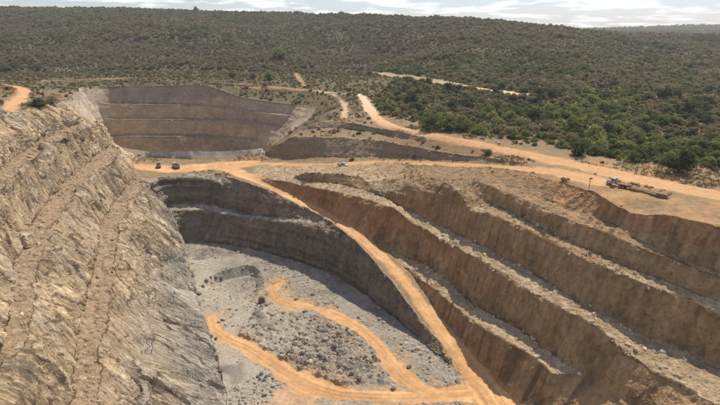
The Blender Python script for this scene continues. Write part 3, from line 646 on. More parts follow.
# ------------------------------------------------------------------ object helpers
def tag(o, label, cat, group=None):
    o['label'] = label; o['category'] = cat
    if group: o['group'] = group
    return o
def empty(name, loc, rz=0, sc=1):
    o = bpy.data.objects.new(name, None); C.objects.link(o); o.location = loc; o.rotation_euler = (0, 0, rz)
    o.scale = (sc, sc, sc) if not hasattr(sc, '__len__') else sc
    return o
def child(name, me, parent, loc=(0, 0, 0), rot=(0, 0, 0), sc=(1, 1, 1)):
    o = bpy.data.objects.new(name, me); C.objects.link(o); o.parent = parent; o.location = loc; o.rotation_euler = rot; o.scale = sc; return o
def mesh_np(name, verts, faces, mat, smooth=False):
    me = bpy.data.meshes.new(name); me.from_pydata([tuple(v) for v in verts], [], [tuple(f) for f in faces]); me.materials.append(mat)
    if smooth: me.polygons.foreach_set('use_smooth', [True] * len(me.polygons))
    me.update(); return me
class MB:
    def __init__(s): s.v, s.f = [], []
    def box(s, x0, x1, y0, y1, z0, z1, bev=0.03, taper=None):
        # chamfered box: 24 verts
        b = min(bev, (x1 - x0) * .4, (y1 - y0) * .4, (z1 - z0) * .4); n = len(s.v)
        cx, cy, cz = (x0 + x1) / 2, (y0 + y1) / 2, (z0 + z1) / 2; hx, hy, hz = (x1 - x0) / 2, (y1 - y0) / 2, (z1 - z0) / 2
        idx = {}
        for sx in (-1, 1):
            for sy in (-1, 1):
                for sz in (-1, 1):
                    for ax in range(3):
                        p = [sx * (hx - (b if ax != 0 else 0)), sy * (hy - (b if ax != 1 else 0)), sz * (hz - (b if ax != 2 else 0))]
                        if taper and sz > 0: p[0] = p[0] * taper[0] + taper[2] * hx; p[1] *= taper[1]
                        idx[(sx, sy, sz, ax)] = len(s.v); s.v.append((cx + p[0], cy + p[1], cz + p[2]))
        def q(*k): s.f.append(tuple(idx[i] for i in k))
        S = (-1, 1)
        for sg in S:
            q(*[(sg, a, c, 0) for a, c in ((-1, -1), (1, -1), (1, 1), (-1, 1))][::sg])
            q(*[(a, sg, c, 1) for a, c in ((-1, -1), (1, -1), (1, 1), (-1, 1))][::-sg])
            q(*[(a, c, sg, 2) for a, c in ((-1, -1), (1, -1), (1, 1), (-1, 1))][::sg])
        for a in S:
            for c in S:
                q((a, c, -1, 0), (a, c, 1, 0), (a, c, 1, 1), (a, c, -1, 1)); q((a, -1, c, 0), (a, 1, c, 0), (a, 1, c, 2), (a, -1, c, 2)); q((-1, a, c, 1), (1, a, c, 1), (1, a, c, 2), (-1, a, c, 2))
                for e in S: q((a, c, e, 0), (a, c, e, 1), (a, c, e, 2))
        return s
    def cyl(s, p0, p1, r0, r1=None, n=14, cap=True):
        r1 = r0 if r1 is None else r1; p0, p1 = Vector(p0), Vector(p1); d = (p1 - p0).normalized()
        u = d.orthogonal().normalized(); w = d.cross(u); b = len(s.v)
        for p, r in ((p0, r0), (p1, r1)):
            for k in range(n):
                a = 2 * math.pi * k / n; s.v.append(tuple(p + (u * math.cos(a) + w * math.sin(a)) * r))
        for k in range(n): s.f.append((b + k, b + (k + 1) % n, b + n + (k + 1) % n, b + n + k))
        if cap: s.f.append(tuple(b + k for k in range(n))[::-1]); s.f.append(tuple(b + n + k for k in range(n)))
        return s
    def tyre(s, c, r, w, n=18):
        """tyre about the Y axis, hollow centre"""
        prof = [(r * .58, -w * .5), (r * .9, -w * .5), (r, -w * .34), (r, w * .34), (r * .9, w * .5), (r * .58, w * .5)]; b = len(s.v); m = len(prof)
        for k in range(n):
            a = 2 * math.pi * k / n
            for rr, y in prof: s.v.append((c[0] + rr * math.cos(a), c[1] + y, c[2] + rr * math.sin(a)))
        for k in range(n):
            for j in range(m): s.f.append((b + k * m + j, b + k * m + (j + 1) % m, b + ((k + 1) % n) * m + (j + 1) % m, b + ((k + 1) % n) * m + j))
        return s
    def mesh(s, name, mat): return mesh_np(name, s.v, s.f, mat)
def simple(name, c, rough=.6, metal=0, spec=.4, var=.18, scale=3, dust=.35):
    """painted / bare surface with wear and road dust"""
    m, n, l, b = nodes_mat(name); b.inputs['Roughness'].default_value = rough; b.inputs['Metallic'].default_value = metal; b.inputs['Specular IOR Level'].default_value = spec
    t = n.new('ShaderNodeTexCoord'); ns = n.new('ShaderNodeTexNoise'); ns.inputs['Scale'].default_value = scale; ns.inputs['Detail'].default_value = 6; l.new(t.outputs['Object'], ns.inputs['Vector'])
    r = n.new('ShaderNodeValToRGB'); r.color_ramp.elements[0].color = tuple(k * (1 - var) for k in c) + (1,); r.color_ramp.elements[1].color = tuple(min(1, k * (1 + var)) for k in c) + (1,)
    r.color_ramp.elements[0].position = .3; r.color_ramp.elements[1].position = .7; l.new(ns.outputs['Fac'], r.inputs[0])
    n2 = n.new('ShaderNodeTexNoise'); n2.inputs['Scale'].default_value = scale * .6; n2.inputs['Detail'].default_value = 8; l.new(t.outputs['Object'], n2.inputs['Vector'])
    mr = n.new('ShaderNodeMapRange'); mr.inputs['From Min'].default_value = .4; mr.inputs['From Max'].default_value = .75; mr.inputs['To Max'].default_value = dust; l.new(n2.outputs['Fac'], mr.inputs[0])
    mx = n.new('ShaderNodeMix'); mx.data_type = 'RGBA'; l.new(mr.outputs[0], mx.inputs['Factor']); l.new(r.outputs[0], mx.inputs['A']); mx.inputs['B'].default_value = (.38, .22, .11, 1)
    l.new(mx.outputs['Result'], b.inputs['Base Color']); return m
def rock_mat(name, c1, c2):
    m, n, l, b = nodes_mat(name)
    t = n.new('ShaderNodeTexCoord'); oi = n.new('ShaderNodeObjectInfo'); ns = n.new('ShaderNodeTexNoise'); ns.inputs['Scale'].default_value = 2.2; ns.inputs['Detail'].default_value = 8; l.new(t.outputs['Object'], ns.inputs['Vector'])
    ad = n.new('ShaderNodeMath'); ad.operation = 'MULTIPLY_ADD'; ad.inputs[1].default_value = .7; l.new(oi.outputs['Random'], ad.inputs[0]); l.new(ns.outputs['Fac'], ad.inputs[2])
    r = n.new('ShaderNodeValToRGB'); r.color_ramp.elements[0].color = c1 + (1,); r.color_ramp.elements[1].color = c2 + (1,); r.color_ramp.elements[0].position = .4; r.color_ramp.elements[1].position = 1
    l.new(ad.outputs[0], r.inputs[0]); l.new(r.outputs[0], b.inputs['Base Color'])
    bp = n.new('ShaderNodeBump'); bp.inputs['Distance'].default_value = .08; l.new(ns.outputs['Fac'], bp.inputs['Height']); l.new(bp.outputs[0], b.inputs['Normal']); return m
def leaf_mat(name, stops, transl=.25):
    m, n, l, b = nodes_mat(name)
    oi = n.new('ShaderNodeObjectInfo'); t = n.new('ShaderNodeTexCoord'); ns = n.new('ShaderNodeTexNoise'); ns.inputs['Scale'].default_value = 1.3; ns.inputs['Detail'].default_value = 3; l.new(t.outputs['Object'], ns.inputs['Vector'])
    ad = n.new('ShaderNodeMath'); ad.operation = 'MULTIPLY_ADD'; ad.inputs[1].default_value = .35; l.new(ns.outputs['Fac'], ad.inputs[0])
    sb = n.new('ShaderNodeMath'); sb.operation = 'SUBTRACT'; sb.inputs[1].default_value = .17; l.new(oi.outputs['Random'], sb.inputs[0]); l.new(sb.outputs[0], ad.inputs[2])
    r = n.new('ShaderNodeValToRGB')
    while len(r.color_ramp.elements) < len(stops): r.color_ramp.elements.new(.5)
    for e, (p, c) in zip(r.color_ramp.elements, stops): e.position = p; e.color = c + (1,)
    l.new(ad.outputs[0], r.inputs[0]); l.new(r.outputs[0], b.inputs['Base Color'])
    tr = n.new('ShaderNodeBsdfTranslucent'); l.new(r.outputs[0], tr.inputs[0]); ms = n.new('ShaderNodeMixShader'); ms.inputs[0].default_value = transl
    l.new(b.outputs[0], ms.inputs[1]); l.new(tr.outputs[0], ms.inputs[2]); l.new(ms.outputs[0], n['Material Output'].inputs['Surface']); return m
LM = {
    'green': leaf_mat('green_leaves', [(0, (.135, .165, .055)), (.5, (.20, .23, .075)), (1, (.28, .28, .10))], .45),
    'dark': leaf_mat('dark_leaves', [(0, (.055, .075, .028)), (.6, (.085, .105, .038)), (1, (.12, .135, .052))], .35),
    'dry': leaf_mat('dry_scrub', [(0, (.17, .165, .075)), (.4, (.22, .20, .095)), (.75, (.26, .22, .115)), (1, (.31, .26, .155))], .45),
    'hill': leaf_mat('hill_scrub', [(0, (.20, .195, .09)), (.4, (.24, .226, .108)), (.75, (.28, .25, .125)), (1, (.32, .275, .155))], .45),
    'hillbrown': leaf_mat('brown_hill_scrub', [(0, (.18, .16, .08)), (.5, (.23, .195, .105)), (1, (.28, .23, .14))], .45),
    'hilldark': leaf_mat('dark_hill_scrub', [(0, (.10, .115, .05)), (.5, (.135, .145, .062)), (1, (.17, .17, .08))], .4),
    'straw': leaf_mat('straw_grass', [(0, (.22, .165, .08)), (1, (.34, .26, .14))], .2),
}
M_bark = simple('bark', (.10, .078, .055), .9, 0, .1, .3, 6, 0)

# ------------------------------------------------------------------ shrub shapes
def crown_mesh(name, n, leaf, mat, seed, lobes=7, tall=1.0, open_=0.0):
    """unit crown: radius about 1, base at 0; leaf clumps spread over and inside several lobes"""
    r = np.random.default_rng(seed); vs, fs = [], []
    L = []
    for k in range(lobes):
        a = r.uniform(0, 2 * math.pi); q = r.uniform(.1, .62); L.append((q * math.cos(a), q * math.sin(a), (r.uniform(.42, 1.15) - q * .35) * tall, r.uniform(.28, .52)))
    for i in range(n):
        cx, cy, cz, rad = L[r.integers(len(L))]
        d = r.normal(0, 1, 3); d /= np.linalg.norm(d); d[2] = d[2] * .85
        p = np.array([cx, cy, cz]) + d * rad * (r.uniform(.45, 1.08) if r.random() > open_ else r.uniform(.8, 1.4))
        if p[2] < .08: p[2] = r.uniform(.08, .4)
        nrm = d * .8 + r.normal(0, .55, 3) + np.array([0, 0, .25]); nrm /= np.linalg.norm(nrm)
        u = np.cross(nrm, [0.3, 0.2, .9]); u /= np.linalg.norm(u) + 1e-6; w = np.cross(nrm, u); sz = leaf * r.uniform(.6, 1.4)
        a = r.uniform(0, 6.28); u, w = u * math.cos(a) + w * math.sin(a), w * math.cos(a) - u * math.sin(a)
        b = len(vs); bend = nrm * sz * .3
        vs += [p - u * sz, p - w * sz * .55 + bend, p + u * sz, p + w * sz * .55 + bend]; fs.append((b, b + 1, b + 2, b + 3))
    return mesh_np(name, vs, fs, mat)
def stem_mesh(name, seed, tall=1.0):
    r = random.Random(seed); m = MB(); m.cyl((0, 0, -.12), (.03, .02, .38 * tall), .075, .05, 6, False)
    for k in range(5):
        a = r.uniform(0, 6.28); q = r.uniform(.25, .55); m.cyl((.03, .02, r.uniform(.15, .36) * tall), (q * math.cos(a), q * math.sin(a), r.uniform(.6, 1.05) * tall), .04, .012, 5, False)
    return m.mesh(name, M_bark)
near_c = {k: [crown_mesh('crown', 620 if k != 'dry' else 420, .115, LM[k], 10 * j + s, 8, (1.0, 1.15, .85)[j % 3], .25 if k == 'dry' else .12) for j in range(3)] for s, k in enumerate(('green', 'dark', 'dry'), 1)}
near_s = [stem_mesh('trunk', j, (1.0, 1.15, .85)[j]) for j in range(3)]
far_m = [crown_mesh('far_shrub', 190, .19, LM[('hill', 'hillbrown', 'hilldark')[j // 2]], 90 + j, 6, (.8, 1, .7, .9, .85, 1.1)[j], .2) for j in range(6)]
mid_m = [crown_mesh('mid_shrub', 330, .15, LM[k], 70 + j, 7, t, .2) for j, (k, t) in enumerate((('green', .9), ('green', .7), ('dry', .8), ('dry', .65), ('dark', .9)))]
def tuft_mesh(seed):
    r = random.Random(seed); vs, fs = [], []
    for k in range(16):
        a = r.uniform(0, 6.28); q = r.uniform(0, .5); x, y = q * math.cos(a), q * math.sin(a); w = .09; b = len(vs); a2_ = r.uniform(0, 6.28); ln_ = r.uniform(.2, .5)
        h = r.uniform(.5, 1); dx, dy = math.cos(a2_) * w, math.sin(a2_) * w
        vs += [(x - dx, y - dy, -.05), (x + dx, y + dy, -.05), (x + math.cos(a) * ln_ * .6, y + math.sin(a) * ln_ * .6, h)]; fs.append((b, b + 1, b + 2))
    return mesh_np('tuft', vs, fs, LM['straw'])
tuft_m = [tuft_mesh(k) for k in range(3)]
def rock_mesh(seed, mat):
    import bmesh
    bm = bmesh.new(); bmesh.ops.create_icosphere(bm, subdivisions=2, radius=1); r = random.Random(seed)
    cuts = [(Vector((r.gauss(0, 1), r.gauss(0, 1), r.gauss(0, 1))).normalized(), r.uniform(.45, .85)) for _ in range(9)]
    sx, sy, sz = r.uniform(.8, 1.3), r.uniform(.7, 1.0), r.uniform(.5, .8)
    for v in bm.verts:
        for nrm, d in cuts:
            k = v.co.dot(nrm) - d
            if k > 0: v.co -= nrm * k
        v.co *= 1 + r.uniform(-.04, .04); v.co = Vector((v.co.x * sx, v.co.y * sy, v.co.z * sz))
    me = bpy.data.meshes.new('boulder'); bm.to_mesh(me); bm.free(); me.materials.append(mat); return me
RM = {'grey': rock_mat('boulder_rock', (.21, .18, .14), (.36, .31, .24)), 'dark': rock_mat('dark_boulder_rock', (.10, .086, .07), (.20, .172, .14)), 'tan': rock_mat('tan_boulder_rock', (.27, .205, .13), (.46, .37, .25))}
rocks = {k: [rock_mesh(50 + 7 * j + i, m) for j in range(4)] for i, (k, m) in enumerate(RM.items())}

# ------------------------------------------------------------------ scattered stuff (points + geometry nodes)
def scatter(name, label, cat, meshes, P, scale, idx, rotz, tilt=0.0):
    col_ = bpy.data.collections.new(name + '_shapes')
    for i, me in enumerate(meshes):
        o = bpy.data.objects.new('%s_shape_%02d' % (name, i), me); col_.objects.link(o)
    me = bpy.data.meshes.new(name); me.vertices.add(len(P)); me.vertices.foreach_set('co', np.asarray(P, np.float32).ravel())
    a = me.attributes.new('size', 'FLOAT_VECTOR', 'POINT'); a.data.foreach_set('vector', np.asarray(scale, np.float32).ravel())
    a = me.attributes.new('pick', 'INT', 'POINT'); a.data.foreach_set('value', np.asarray(idx, np.int32))
    rt_ = np.column_stack([rng.uniform(-tilt, tilt, len(P)), rng.uniform(-tilt, tilt, len(P)), rotz])
    a = me.attributes.new('turn', 'FLOAT_VECTOR', 'POINT'); a.data.foreach_set('vector', rt_.astype(np.float32).ravel())
    o = bpy.data.objects.new(name, me); C.objects.link(o)
    g = bpy.data.node_groups.new(name + '_nodes', 'GeometryNodeTree')
    g.interface.new_socket('Geometry', in_out='INPUT', socket_type='NodeSocketGeometry'); g.interface.new_socket('Geometry', in_out='OUTPUT', socket_type='NodeSocketGeometry')
    n, l = g.nodes, g.links; gi = n.new('NodeGroupInput'); go = n.new('NodeGroupOutput'); ip = n.new('GeometryNodeInstanceOnPoints'); ci = n.new('GeometryNodeCollectionInfo')
    ci.inputs['Collection'].default_value = col_; ci.inputs['Separate Children'].default_value = True; ci.inputs['Reset Children'].default_value = True
    def na(nm, ty):
        q = n.new('GeometryNodeInputNamedAttribute'); q.data_type = ty; q.inputs['Name'].default_value = nm; return q.outputs['Attribute']
    l.new(gi.outputs[0], ip.inputs['Points']); l.new(ci.outputs[0], ip.inputs['Instance']); ip.inputs['Pick Instance'].default_value = True
    l.new(na('pick', 'INT'), ip.inputs['Instance Index']); l.new(na('size', 'FLOAT_VECTOR'), ip.inputs['Scale'])
    er = n.new('FunctionNodeEulerToRotation'); l.new(na('turn', 'FLOAT_VECTOR'), er.inputs[0]); l.new(er.outputs[0], ip.inputs['Rotation'])
    l.new(ip.outputs[0], go.inputs[0])
    md = o.modifiers.new('scatter', 'NODES'); md.node_group = g
    o['kind'] = 'stuff'; o['label'] = label; return o

road_pts = []
for nm, L in ROADS:
    p = np.array([hit(*q[:2]) if 0 < q[0] < 719 and q[1] < 404 else at(*q[:3]) for q in L]); road_pts.append((catmull(np.column_stack([p, [q[3] for q in L]]), 3)))
road_pts = np.vstack(road_pts)
def off_road(x, y, extra=1.0):
    ok = np.ones(len(x), bool)
    for i in range(0, len(x), 4000):
        d = np.hypot(x[i:i + 4000, None] - road_pts[None, :, 0], y[i:i + 4000, None] - road_pts[None, :, 1]) - road_pts[None, :, 3]
        ok[i:i + 4000] = d.min(1) > extra
    return ok
def ground(x, y):
    """(elevation, zone) for each spot"""
    z = np.full(len(x), np.nan); zo = np.full(len(x), -1)
    for i in range(len(x)):
        h = tin.ray_cast(Vector((x[i], y[i], 400)), Vector((0, 0, -1)))
        if h[2] is None: continue
        zo[i] = zone[h[2]]
        if zo[i] in (0, 1, 2):
            k = bvh.ray_cast(Vector((x[i], y[i], 400)), Vector((0, 0, -1)))
            z[i] = k[0].z if k[0] else h[0].z
        else: z[i] = h[0].z
    return z, zo
def noise2(x, y, f, seed): return fbm(np.column_stack([x, y, np.zeros(len(x))]), f, 3, seed)

# candidates: jittered polar rows, closer together near the viewer
cx, cy = [], []
d = 128.0
while d < 1330:
    sp = 2.6 + max(0, d - 220) * .0023
    AM = 1.05 if d < 420 else .85; n_ = int(2 * AM * d / sp); a = ((np.arange(n_) + rng.uniform(0, 1, n_)) / n_ * 2 - 1) * AM
    yy = d + rng.uniform(-.5, .5, n_) * sp; cx.append(a * yy); cy.append(yy); d += sp
cx, cy = np.concatenate(cx), np.concatenate(cy)
z, zo = ground(cx, cy)
# drop what lies behind the ridges
keep = np.isin(zo, (0, 1)) & ~np.isnan(z)
cx, cy, z, zo = cx[keep], cy[keep], z[keep], zo[keep]
k = off_road(cx, cy, 1.2); cx, cy, z, zo = cx[k], cy[k], z[k], zo[k]
nA, nB = noise2(cx, cy, .02, 600), noise2(cx, cy, .07, 610)
ppx = 360 + F * cx / (cy * cP + (H - z) * sP); ppy = 202.5 - F * (cy * -sP * -1 * 0 + (cy * sP + (z - H) * cP)) / (cy * cP + (H - z) * sP)
east = np.interp(cx, [0, 10.8, 40, 73, 91, 110, 200], [340, 258, 212, 184, 156, 146, 100])     # the main road as a boundary
is_scrub = (zo == 0) & (cy > east - 1 + 3 * nB) & (cx > 4 + (cy - 300) * .25 + 14 * nB)
dens = np.where(zo == 1, .93, np.where(is_scrub, .97, .16))
dens = np.where((zo == 0) & ~is_scrub, .10 + .55 * sstep(nB, -.1, .3) * sstep(cy, 250, 330) + .6 * sstep(cy, 392, 415) + .25 * sstep(cy, 330, 350) + .12 * sstep(nB, .1, .4), dens)
dens = np.where((cx < -50) & (cx > -125) & (cy < 262) & (cy > 190), .01, dens)
dens = np.where((zo == 0) & ~is_scrub & (cx > 25) & (cy < 175), .05, dens)

dens = np.where((zo == 0) & (z < -9), 0, dens)
k = rng.uniform(0, 1, len(cx)) < dens
cx, cy, z, zo, nA, nB, ppx, ppy, is_scrub = [q[k] for q in (cx, cy, z, zo, nA, nB, ppx, ppy, is_scrub)]
dist = np.hypot(cx, cy)
green = sstep(nA + .5 * nB + np.where(is_scrub, .22 - np.maximum(dist - 220, 0) * .004, -.6) + np.where(is_scrub, np.interp(ppx, [360, 480, 620, 680], [-.3, -.2, .12, .22]), 0), -.05, .5)
kind = np.where(rng.uniform(0, 1, len(cx)) < green, 0, 2); kind = np.where((rng.uniform(0, 1, len(cx)) < .07 + .10 * (nB > .25)) & is_scrub, 1, kind)   # 0 green 1 dark 2 dry
rad = rng.lognormal(np.log(1.5), .38, len(cx)) * np.where(is_scrub, 1, .72); nH = noise2(cx, cy, .009, 640); nG = noise2(cx, cy, .03, 650)
rad = np.where(zo == 1, (1.2 + dist * .0009) * rng.lognormal(0.1, .36, len(cx)) * (1 + .4 * nG), rad)
rad = np.where(kind == 1, rad * 1.35, rad); rad = np.clip(rad, .5, 5)
hgt = rad * rng.uniform(.95, 1.35, len(cx)) * np.where(kind == 2, .9, 1.1)
inview = (ppx > 2) & (ppx < 718) & (ppy > 5)
# the largest-looking ones become individual bushes
score = np.where(inview & is_scrub & (zo == 0), hgt / dist, 0); order = np.argsort(-score)[:230]
ind = np.zeros(len(cx), bool); ind[order] = True
LAB = {0: ('olive_bush', 'leafy olive green bush in the scrub beyond the dirt road', 'bush', 'green bushes beyond the dirt road'),
       1: ('dark_bush', 'dark green dense bush in the scrub beyond the dirt road', 'bush', 'dark bushes beyond the dirt road'),
       2: ('dry_bush', 'brownish dry bush in the scrub beyond the dirt road', 'bush', 'dry bushes beyond the dirt road')}
KN = ('green', 'dark', 'dry')
def bush(name, x, y, zz, r_, h_, kd, label, cat, group=None, var=None):
    j = random.randrange(3) if var is None else var
    e = empty(name, (x, y, zz - .1), random.uniform(0, 6.28), (r_, r_, h_ * .72)); tag(e, label, cat, group)
    child('crown', near_c[kd][j], e); child('trunk', near_s[j], e); return e
ORD = ['leftmost', 'second', 'third', 'fourth', 'fifth', 'sixth', 'seventh', 'eighth', 'ninth', 'tenth', 'eleventh', 'twelfth', 'thirteenth', 'fourteenth', 'fifteenth', 'sixteenth', 'seventeenth', 'eighteenth', 'nineteenth', 'twentieth']
def ordinal(k, n): return 'only' if n == 1 else 'rightmost' if k == n - 1 and n > 2 else 'leftmost' if k == 0 else (ORD[k] if k < 20 else '%dth' % (k + 1)) + ' from left'
def span(px): return ('right of the road bend', 'behind the straight road', 'left of the dark roadside tree', 'behind the flatbed truck', 'near the big round tree', 'by the right picture edge')[int(np.digitize(px, (470, 530, 590, 650, 695)))]
back = cy - np.interp(cx, [0, 10.8, 40, 73, 91, 110, 200], [340, 258, 212, 184, 156, 146, 100])
def row(b): return ('roadside row', 'second row', 'third row', 'deeper rows')[int(np.digitize(b, (14, 28, 46)))]
bins = {}
for i in order: bins.setdefault((int(kind[i]), span(ppx[i]), row(back[i])), []).append(i)
for (kd, sp_, rw), L in bins.items():
    L.sort(key=lambda i: ppx[i])
    for k, i in enumerate(L):
        nm, lb, ct, gp = LAB[kd]; look = ('olive green', 'dark green', 'dry brown')[kd]
        bush(nm, cx[i], cy[i], z[i], rad[i], hgt[i], KN[kd], '%s bush, %s in the %s %s' % (look, ordinal(k, len(L)), rw, sp_), ct, gp)
rest = ~ind
S = np.column_stack([rad, rad, hgt * .8])
s_ = rest & (zo == 0); pk = np.where(kind == 0, rng.integers(0, 2, len(cx)), np.where(kind == 2, rng.integers(2, 4, len(cx)), 4))
scatter('plateau_scrub', 'mixed low scrub covering the flat ground round the pit', 'scrub', mid_m, np.column_stack([cx, cy, z - .1])[s_], S[s_], pk[s_], rng.uniform(0, 6.28, s_.sum()))
s_ = rest & (zo == 1)
hq = nH * 1.3 + nG * .8 + rng.normal(0, .35, len(cx)); hk = np.where(hq > .5, 4, np.where(hq < .08, 2, 0)) + rng.integers(0, 2, len(cx))
scatter('hill_scrub', 'grey green scrub covering the hills behind the pit', 'scrub', far_m, np.column_stack([cx, cy, z - .15])[s_], S[s_], hk[s_], rng.uniform(0, 6.28, s_.sum()))
print('scrub', len(cx), 't %.1f' % (time.time() - T0))
# distant ridge on the right: its wood is one mass
n_ = 4200; a = rng.uniform(.3, .85, n_); yy = rng.uniform(1350, 2800, n_); zz, zo2 = ground(a * yy, yy); k = ~np.isnan(zz)
r_ = rng.uniform(4, 8, n_); scatter('far_ridge_scrub', 'bluish scrub on the distant ridge at the right', 'scrub', far_m, np.column_stack([a * yy, yy, zz])[k], np.column_stack([r_, r_, r_ * .8])[k], rng.integers(0, 4, k.sum()), rng.uniform(0, 6, k.sum()))

# ------------------------------------------------------------------ trees one can single out
def tree_at(name, px, py, h_, w_, kd, label, cat='tree', group=None, var=None):
    p = hit(px, py)
    if p is None: return
    zz = drop(p[0], p[1]); zz = p[2] if zz is None else zz
    bush(name, p[0], p[1], zz, w_ / 2, h_, kd, label, cat, group, var)
tree_at('round_tree', 677, 173, 8.6, 9.4, 'dark', 'large round dark green tree standing beside the dirt road at right', var=0)
tree_at('round_tree', 578, 155, 7.6, 9.2, 'dark', 'dark round tree at the road edge behind the long trailer', var=2)
tree_at('spreading_tree', 430, 131, 7, 10, 'dark', 'dark spreading tree, nearest the bright road bend', var=1)
tree_at('spreading_tree', 447, 130.5, 7.5, 11, 'green', 'tall green tree in the clump right of the bright road bend', var=0)
tree_at('spreading_tree', 462, 132, 5.5, 8, 'dark', 'low dark tree, right end of the clump by the road bend', var=2)
tree_at('round_tree', 270, 80, 8, 12, 'green', 'single green round tree behind the far pit rim', var=1)
tree_at('round_tree', 253, 79, 5, 6, 'dark', 'small dark tree left of the green tree behind far pit', var=0)
tree_at('spreading_tree', 232, 78, 6, 8, 'dark', 'dark tree above the far pit, leftmost of three', var=2)
tree_at('hill_tree', 279, 63, 14, 21, 'green', 'big olive green tree at the foot of the gully', var=0)
tree_at('hill_tree', 302, 70, 5, 9, 'green', 'green bush beside the pale path climbing the hill', 'bush', var=1)
tree_at('skyline_tree', 197, 12, 12, 15, 'dark', 'lone tree breaking the skyline of the left hill', var=0)
tree_at('skyline_tree', 297, 14.5, 8, 24, 'dark', 'wide tree on the skyline above the gully', var=1)
tree_at('spreading_tree', 690, 115, 7, 12, 'dark', 'dark spreading tree in the green scrub at far right', var=1)
tree_at('spreading_tree', 645, 133, 5.5, 9, 'dark', 'dark low tree in the scrub left of the round tree', var=2)
tree_at('spreading_tree', 640, 160, 4, 6, 'dark', 'small dark tree just behind the parked trailer', var=1)
tree_at('spreading_tree', 555, 98, 7, 12, 'dark', 'dark tree beside the pale track at the hill foot', var=0)
tree_at('spreading_tree', 540, 95, 6, 9, 'dark', 'dark tree at the right end of the pale hill track', var=2)
tree_at('rim_bush', 38, 108, 4.2, 9, 'dark', 'dark olive bush on the left rim beside the curved track', 'bush', var=0)
tree_at('rim_bush', 51, 106, 4.4, 10, 'dry', 'olive brown bush on the left rim, nearest the far pit', 'bush', var=1)

# dry grass on bare ground and bank slopes
m_ = (z_pl + .8 * z_sp * (1 - stp) + .06 * z_R * (1 - stp) * (V[:, 2] > -9)) * (road < .15) * (V[:, 1] < 420) * (V[:, 1] > 95) * (np.abs(V[:, 0]) < V[:, 1] * .8)
m_ = m_ * sstep(fbm(V, .06, 2, 700), -.1, .4); m_ = m_ / m_.sum()
ii = rng.choice(NV, 9000, p=m_); g_ = rng.uniform(.35, .9, len(ii))
scatter('dry_grass', 'straw coloured dry grass tufts on the banks round the pit', 'grass', tuft_m, V[ii], np.column_stack([g_ * 1.3, g_ * 1.3, g_]), rng.integers(0, 3, len(ii)), rng.uniform(0, 6, len(ii)))

# ------------------------------------------------------------------ rubble and boulders
crest = 4 * stp_s * (1 - stp_s)
m_ = ((z_R * (V[:, 2] < -3) + z_N + .4 * z_sp) * (.3 * (1 - stp_s) + .35 * crest) + z_L * (.35 * (1 - stp_s) + .15 * crest) + z_fl * (.12 + .5 * rough + .6 * inl)) * (road < .2) * (V[:, 1] > 60) * (np.abs(V[:, 0]) < V[:, 1] * .85)
m_ = m_ / m_.sum(); ii = rng.choice(NV, 17000, p=m_); g_ = np.clip(rng.lognormal(np.log(.16), .7, len(ii)), .06, 1.1)
pick = np.where((z_fl[ii] + z_N[ii] > .5) | ((z_L[ii] > .5) & (V[ii, 2] < -24)), rng.integers(0, 4, len(ii)), rng.integers(8, 12, len(ii))); pick = np.where((z_fl[ii] > .5) & (rng.uniform(0, 1, len(ii)) < .3), rng.integers(4, 8, len(ii)), pick)
scatter('rubble', 'loose broken stones lying on benches and pit floor', 'rubble', rocks['grey'] + rocks['dark'] + rocks['tan'], V[ii] - np.array([0, 0, .05]), np.column_stack([g_, g_, g_]), pick, rng.uniform(0, 6, len(ii)), .6)
BL = [  # px, py, size m, tone, label, group
    (199, 294, 1.7, 'dark', 'large dark boulder at left end of the small cut in the pit floor', None),
    (262, 303, 2.4, 'dark', 'tall dark rock block beside the bend of the upper orange track', None),
    (265, 307, 1.5, 'dark', 'dark rock lying at the foot of the tall rock block', None),
    (418, 350, 1.1, 'tan', 'pale boulder at the foot of the wall below the ramp', None),
]
for px, py, sz in ((207, 334, .9), (211, 337, 1.2), (216, 339, .8), (208, 341, .7)): BL.append((px, py, sz, 'dark', 'dark boulder at the wall toe beside the track end', 'boulders by the track end'))
for px, py, sz in ((219, 322, 1.0), (224, 320, 1.3), (229, 323, 1.1), (233, 326, .9), (226, 325, .8)): BL.append((px, py, sz, 'grey', 'grey boulder inside the hook of the lower track', 'boulders inside the track hook'))
for px, py, sz in ((258, 377, .9), (262, 374, 1.1), (266, 378, 1.0), (270, 376, .9), (264, 381, .8), (273, 379, .7), (260, 380, .8)): BL.append((px, py, sz, 'dark', 'dark rock in the heap near the track fork', 'heap of dark rocks'))
for px, py, sz in ((395, 338, .8), (402, 344, .9), (407, 340, 1.0), (413, 345, .8), (421, 354, .7), (390, 330, .7)): BL.append((px, py, sz, 'grey', 'fallen grey rock at the toe below the ramp', 'rocks fallen below the ramp'))
for px, py, sz in ((333, 349, 1.0), (340, 355, 1.2), (347, 368, 1.1), (352, 377, 1.3), (357, 382, .9), (330, 340, .7), (362, 343, .8), (318, 352, .9), (300, 335, .9), (325, 362, 1.0)): BL.append((px, py, sz, 'dark' if sz > .95 else 'grey', 'rock on the mound inside the track loop', 'rocks on the rubble mound'))
for px, py, sz in ((212, 283, .8), (217, 281, .7), (221, 285, .9), (209, 289, .8), (214, 290, .7), (228, 284, .6), (206, 281, 1.2), (211, 278, 1.0), (216, 276, 1.3), (203, 287, 1.1), (221, 279, 1.0)): BL.append((px, py, sz, 'dark' if sz > .95 else 'grey', 'broken rock in the small floor cut', 'rocks in the floor cut'))
for px, py, sz in ((377, 192, 1.4), (381, 194, 1.2), (384, 197, 1.0), (372, 190, 1.0)): BL.append((px, py, sz, 'dark', 'dark boulder on the upper bench', 'boulders on the upper bench'))
grp = {}
for b_l in BL:
    if b_l[5]: grp.setdefault(b_l[5], []).append(b_l)
for g__, L in grp.items():
    L.sort()
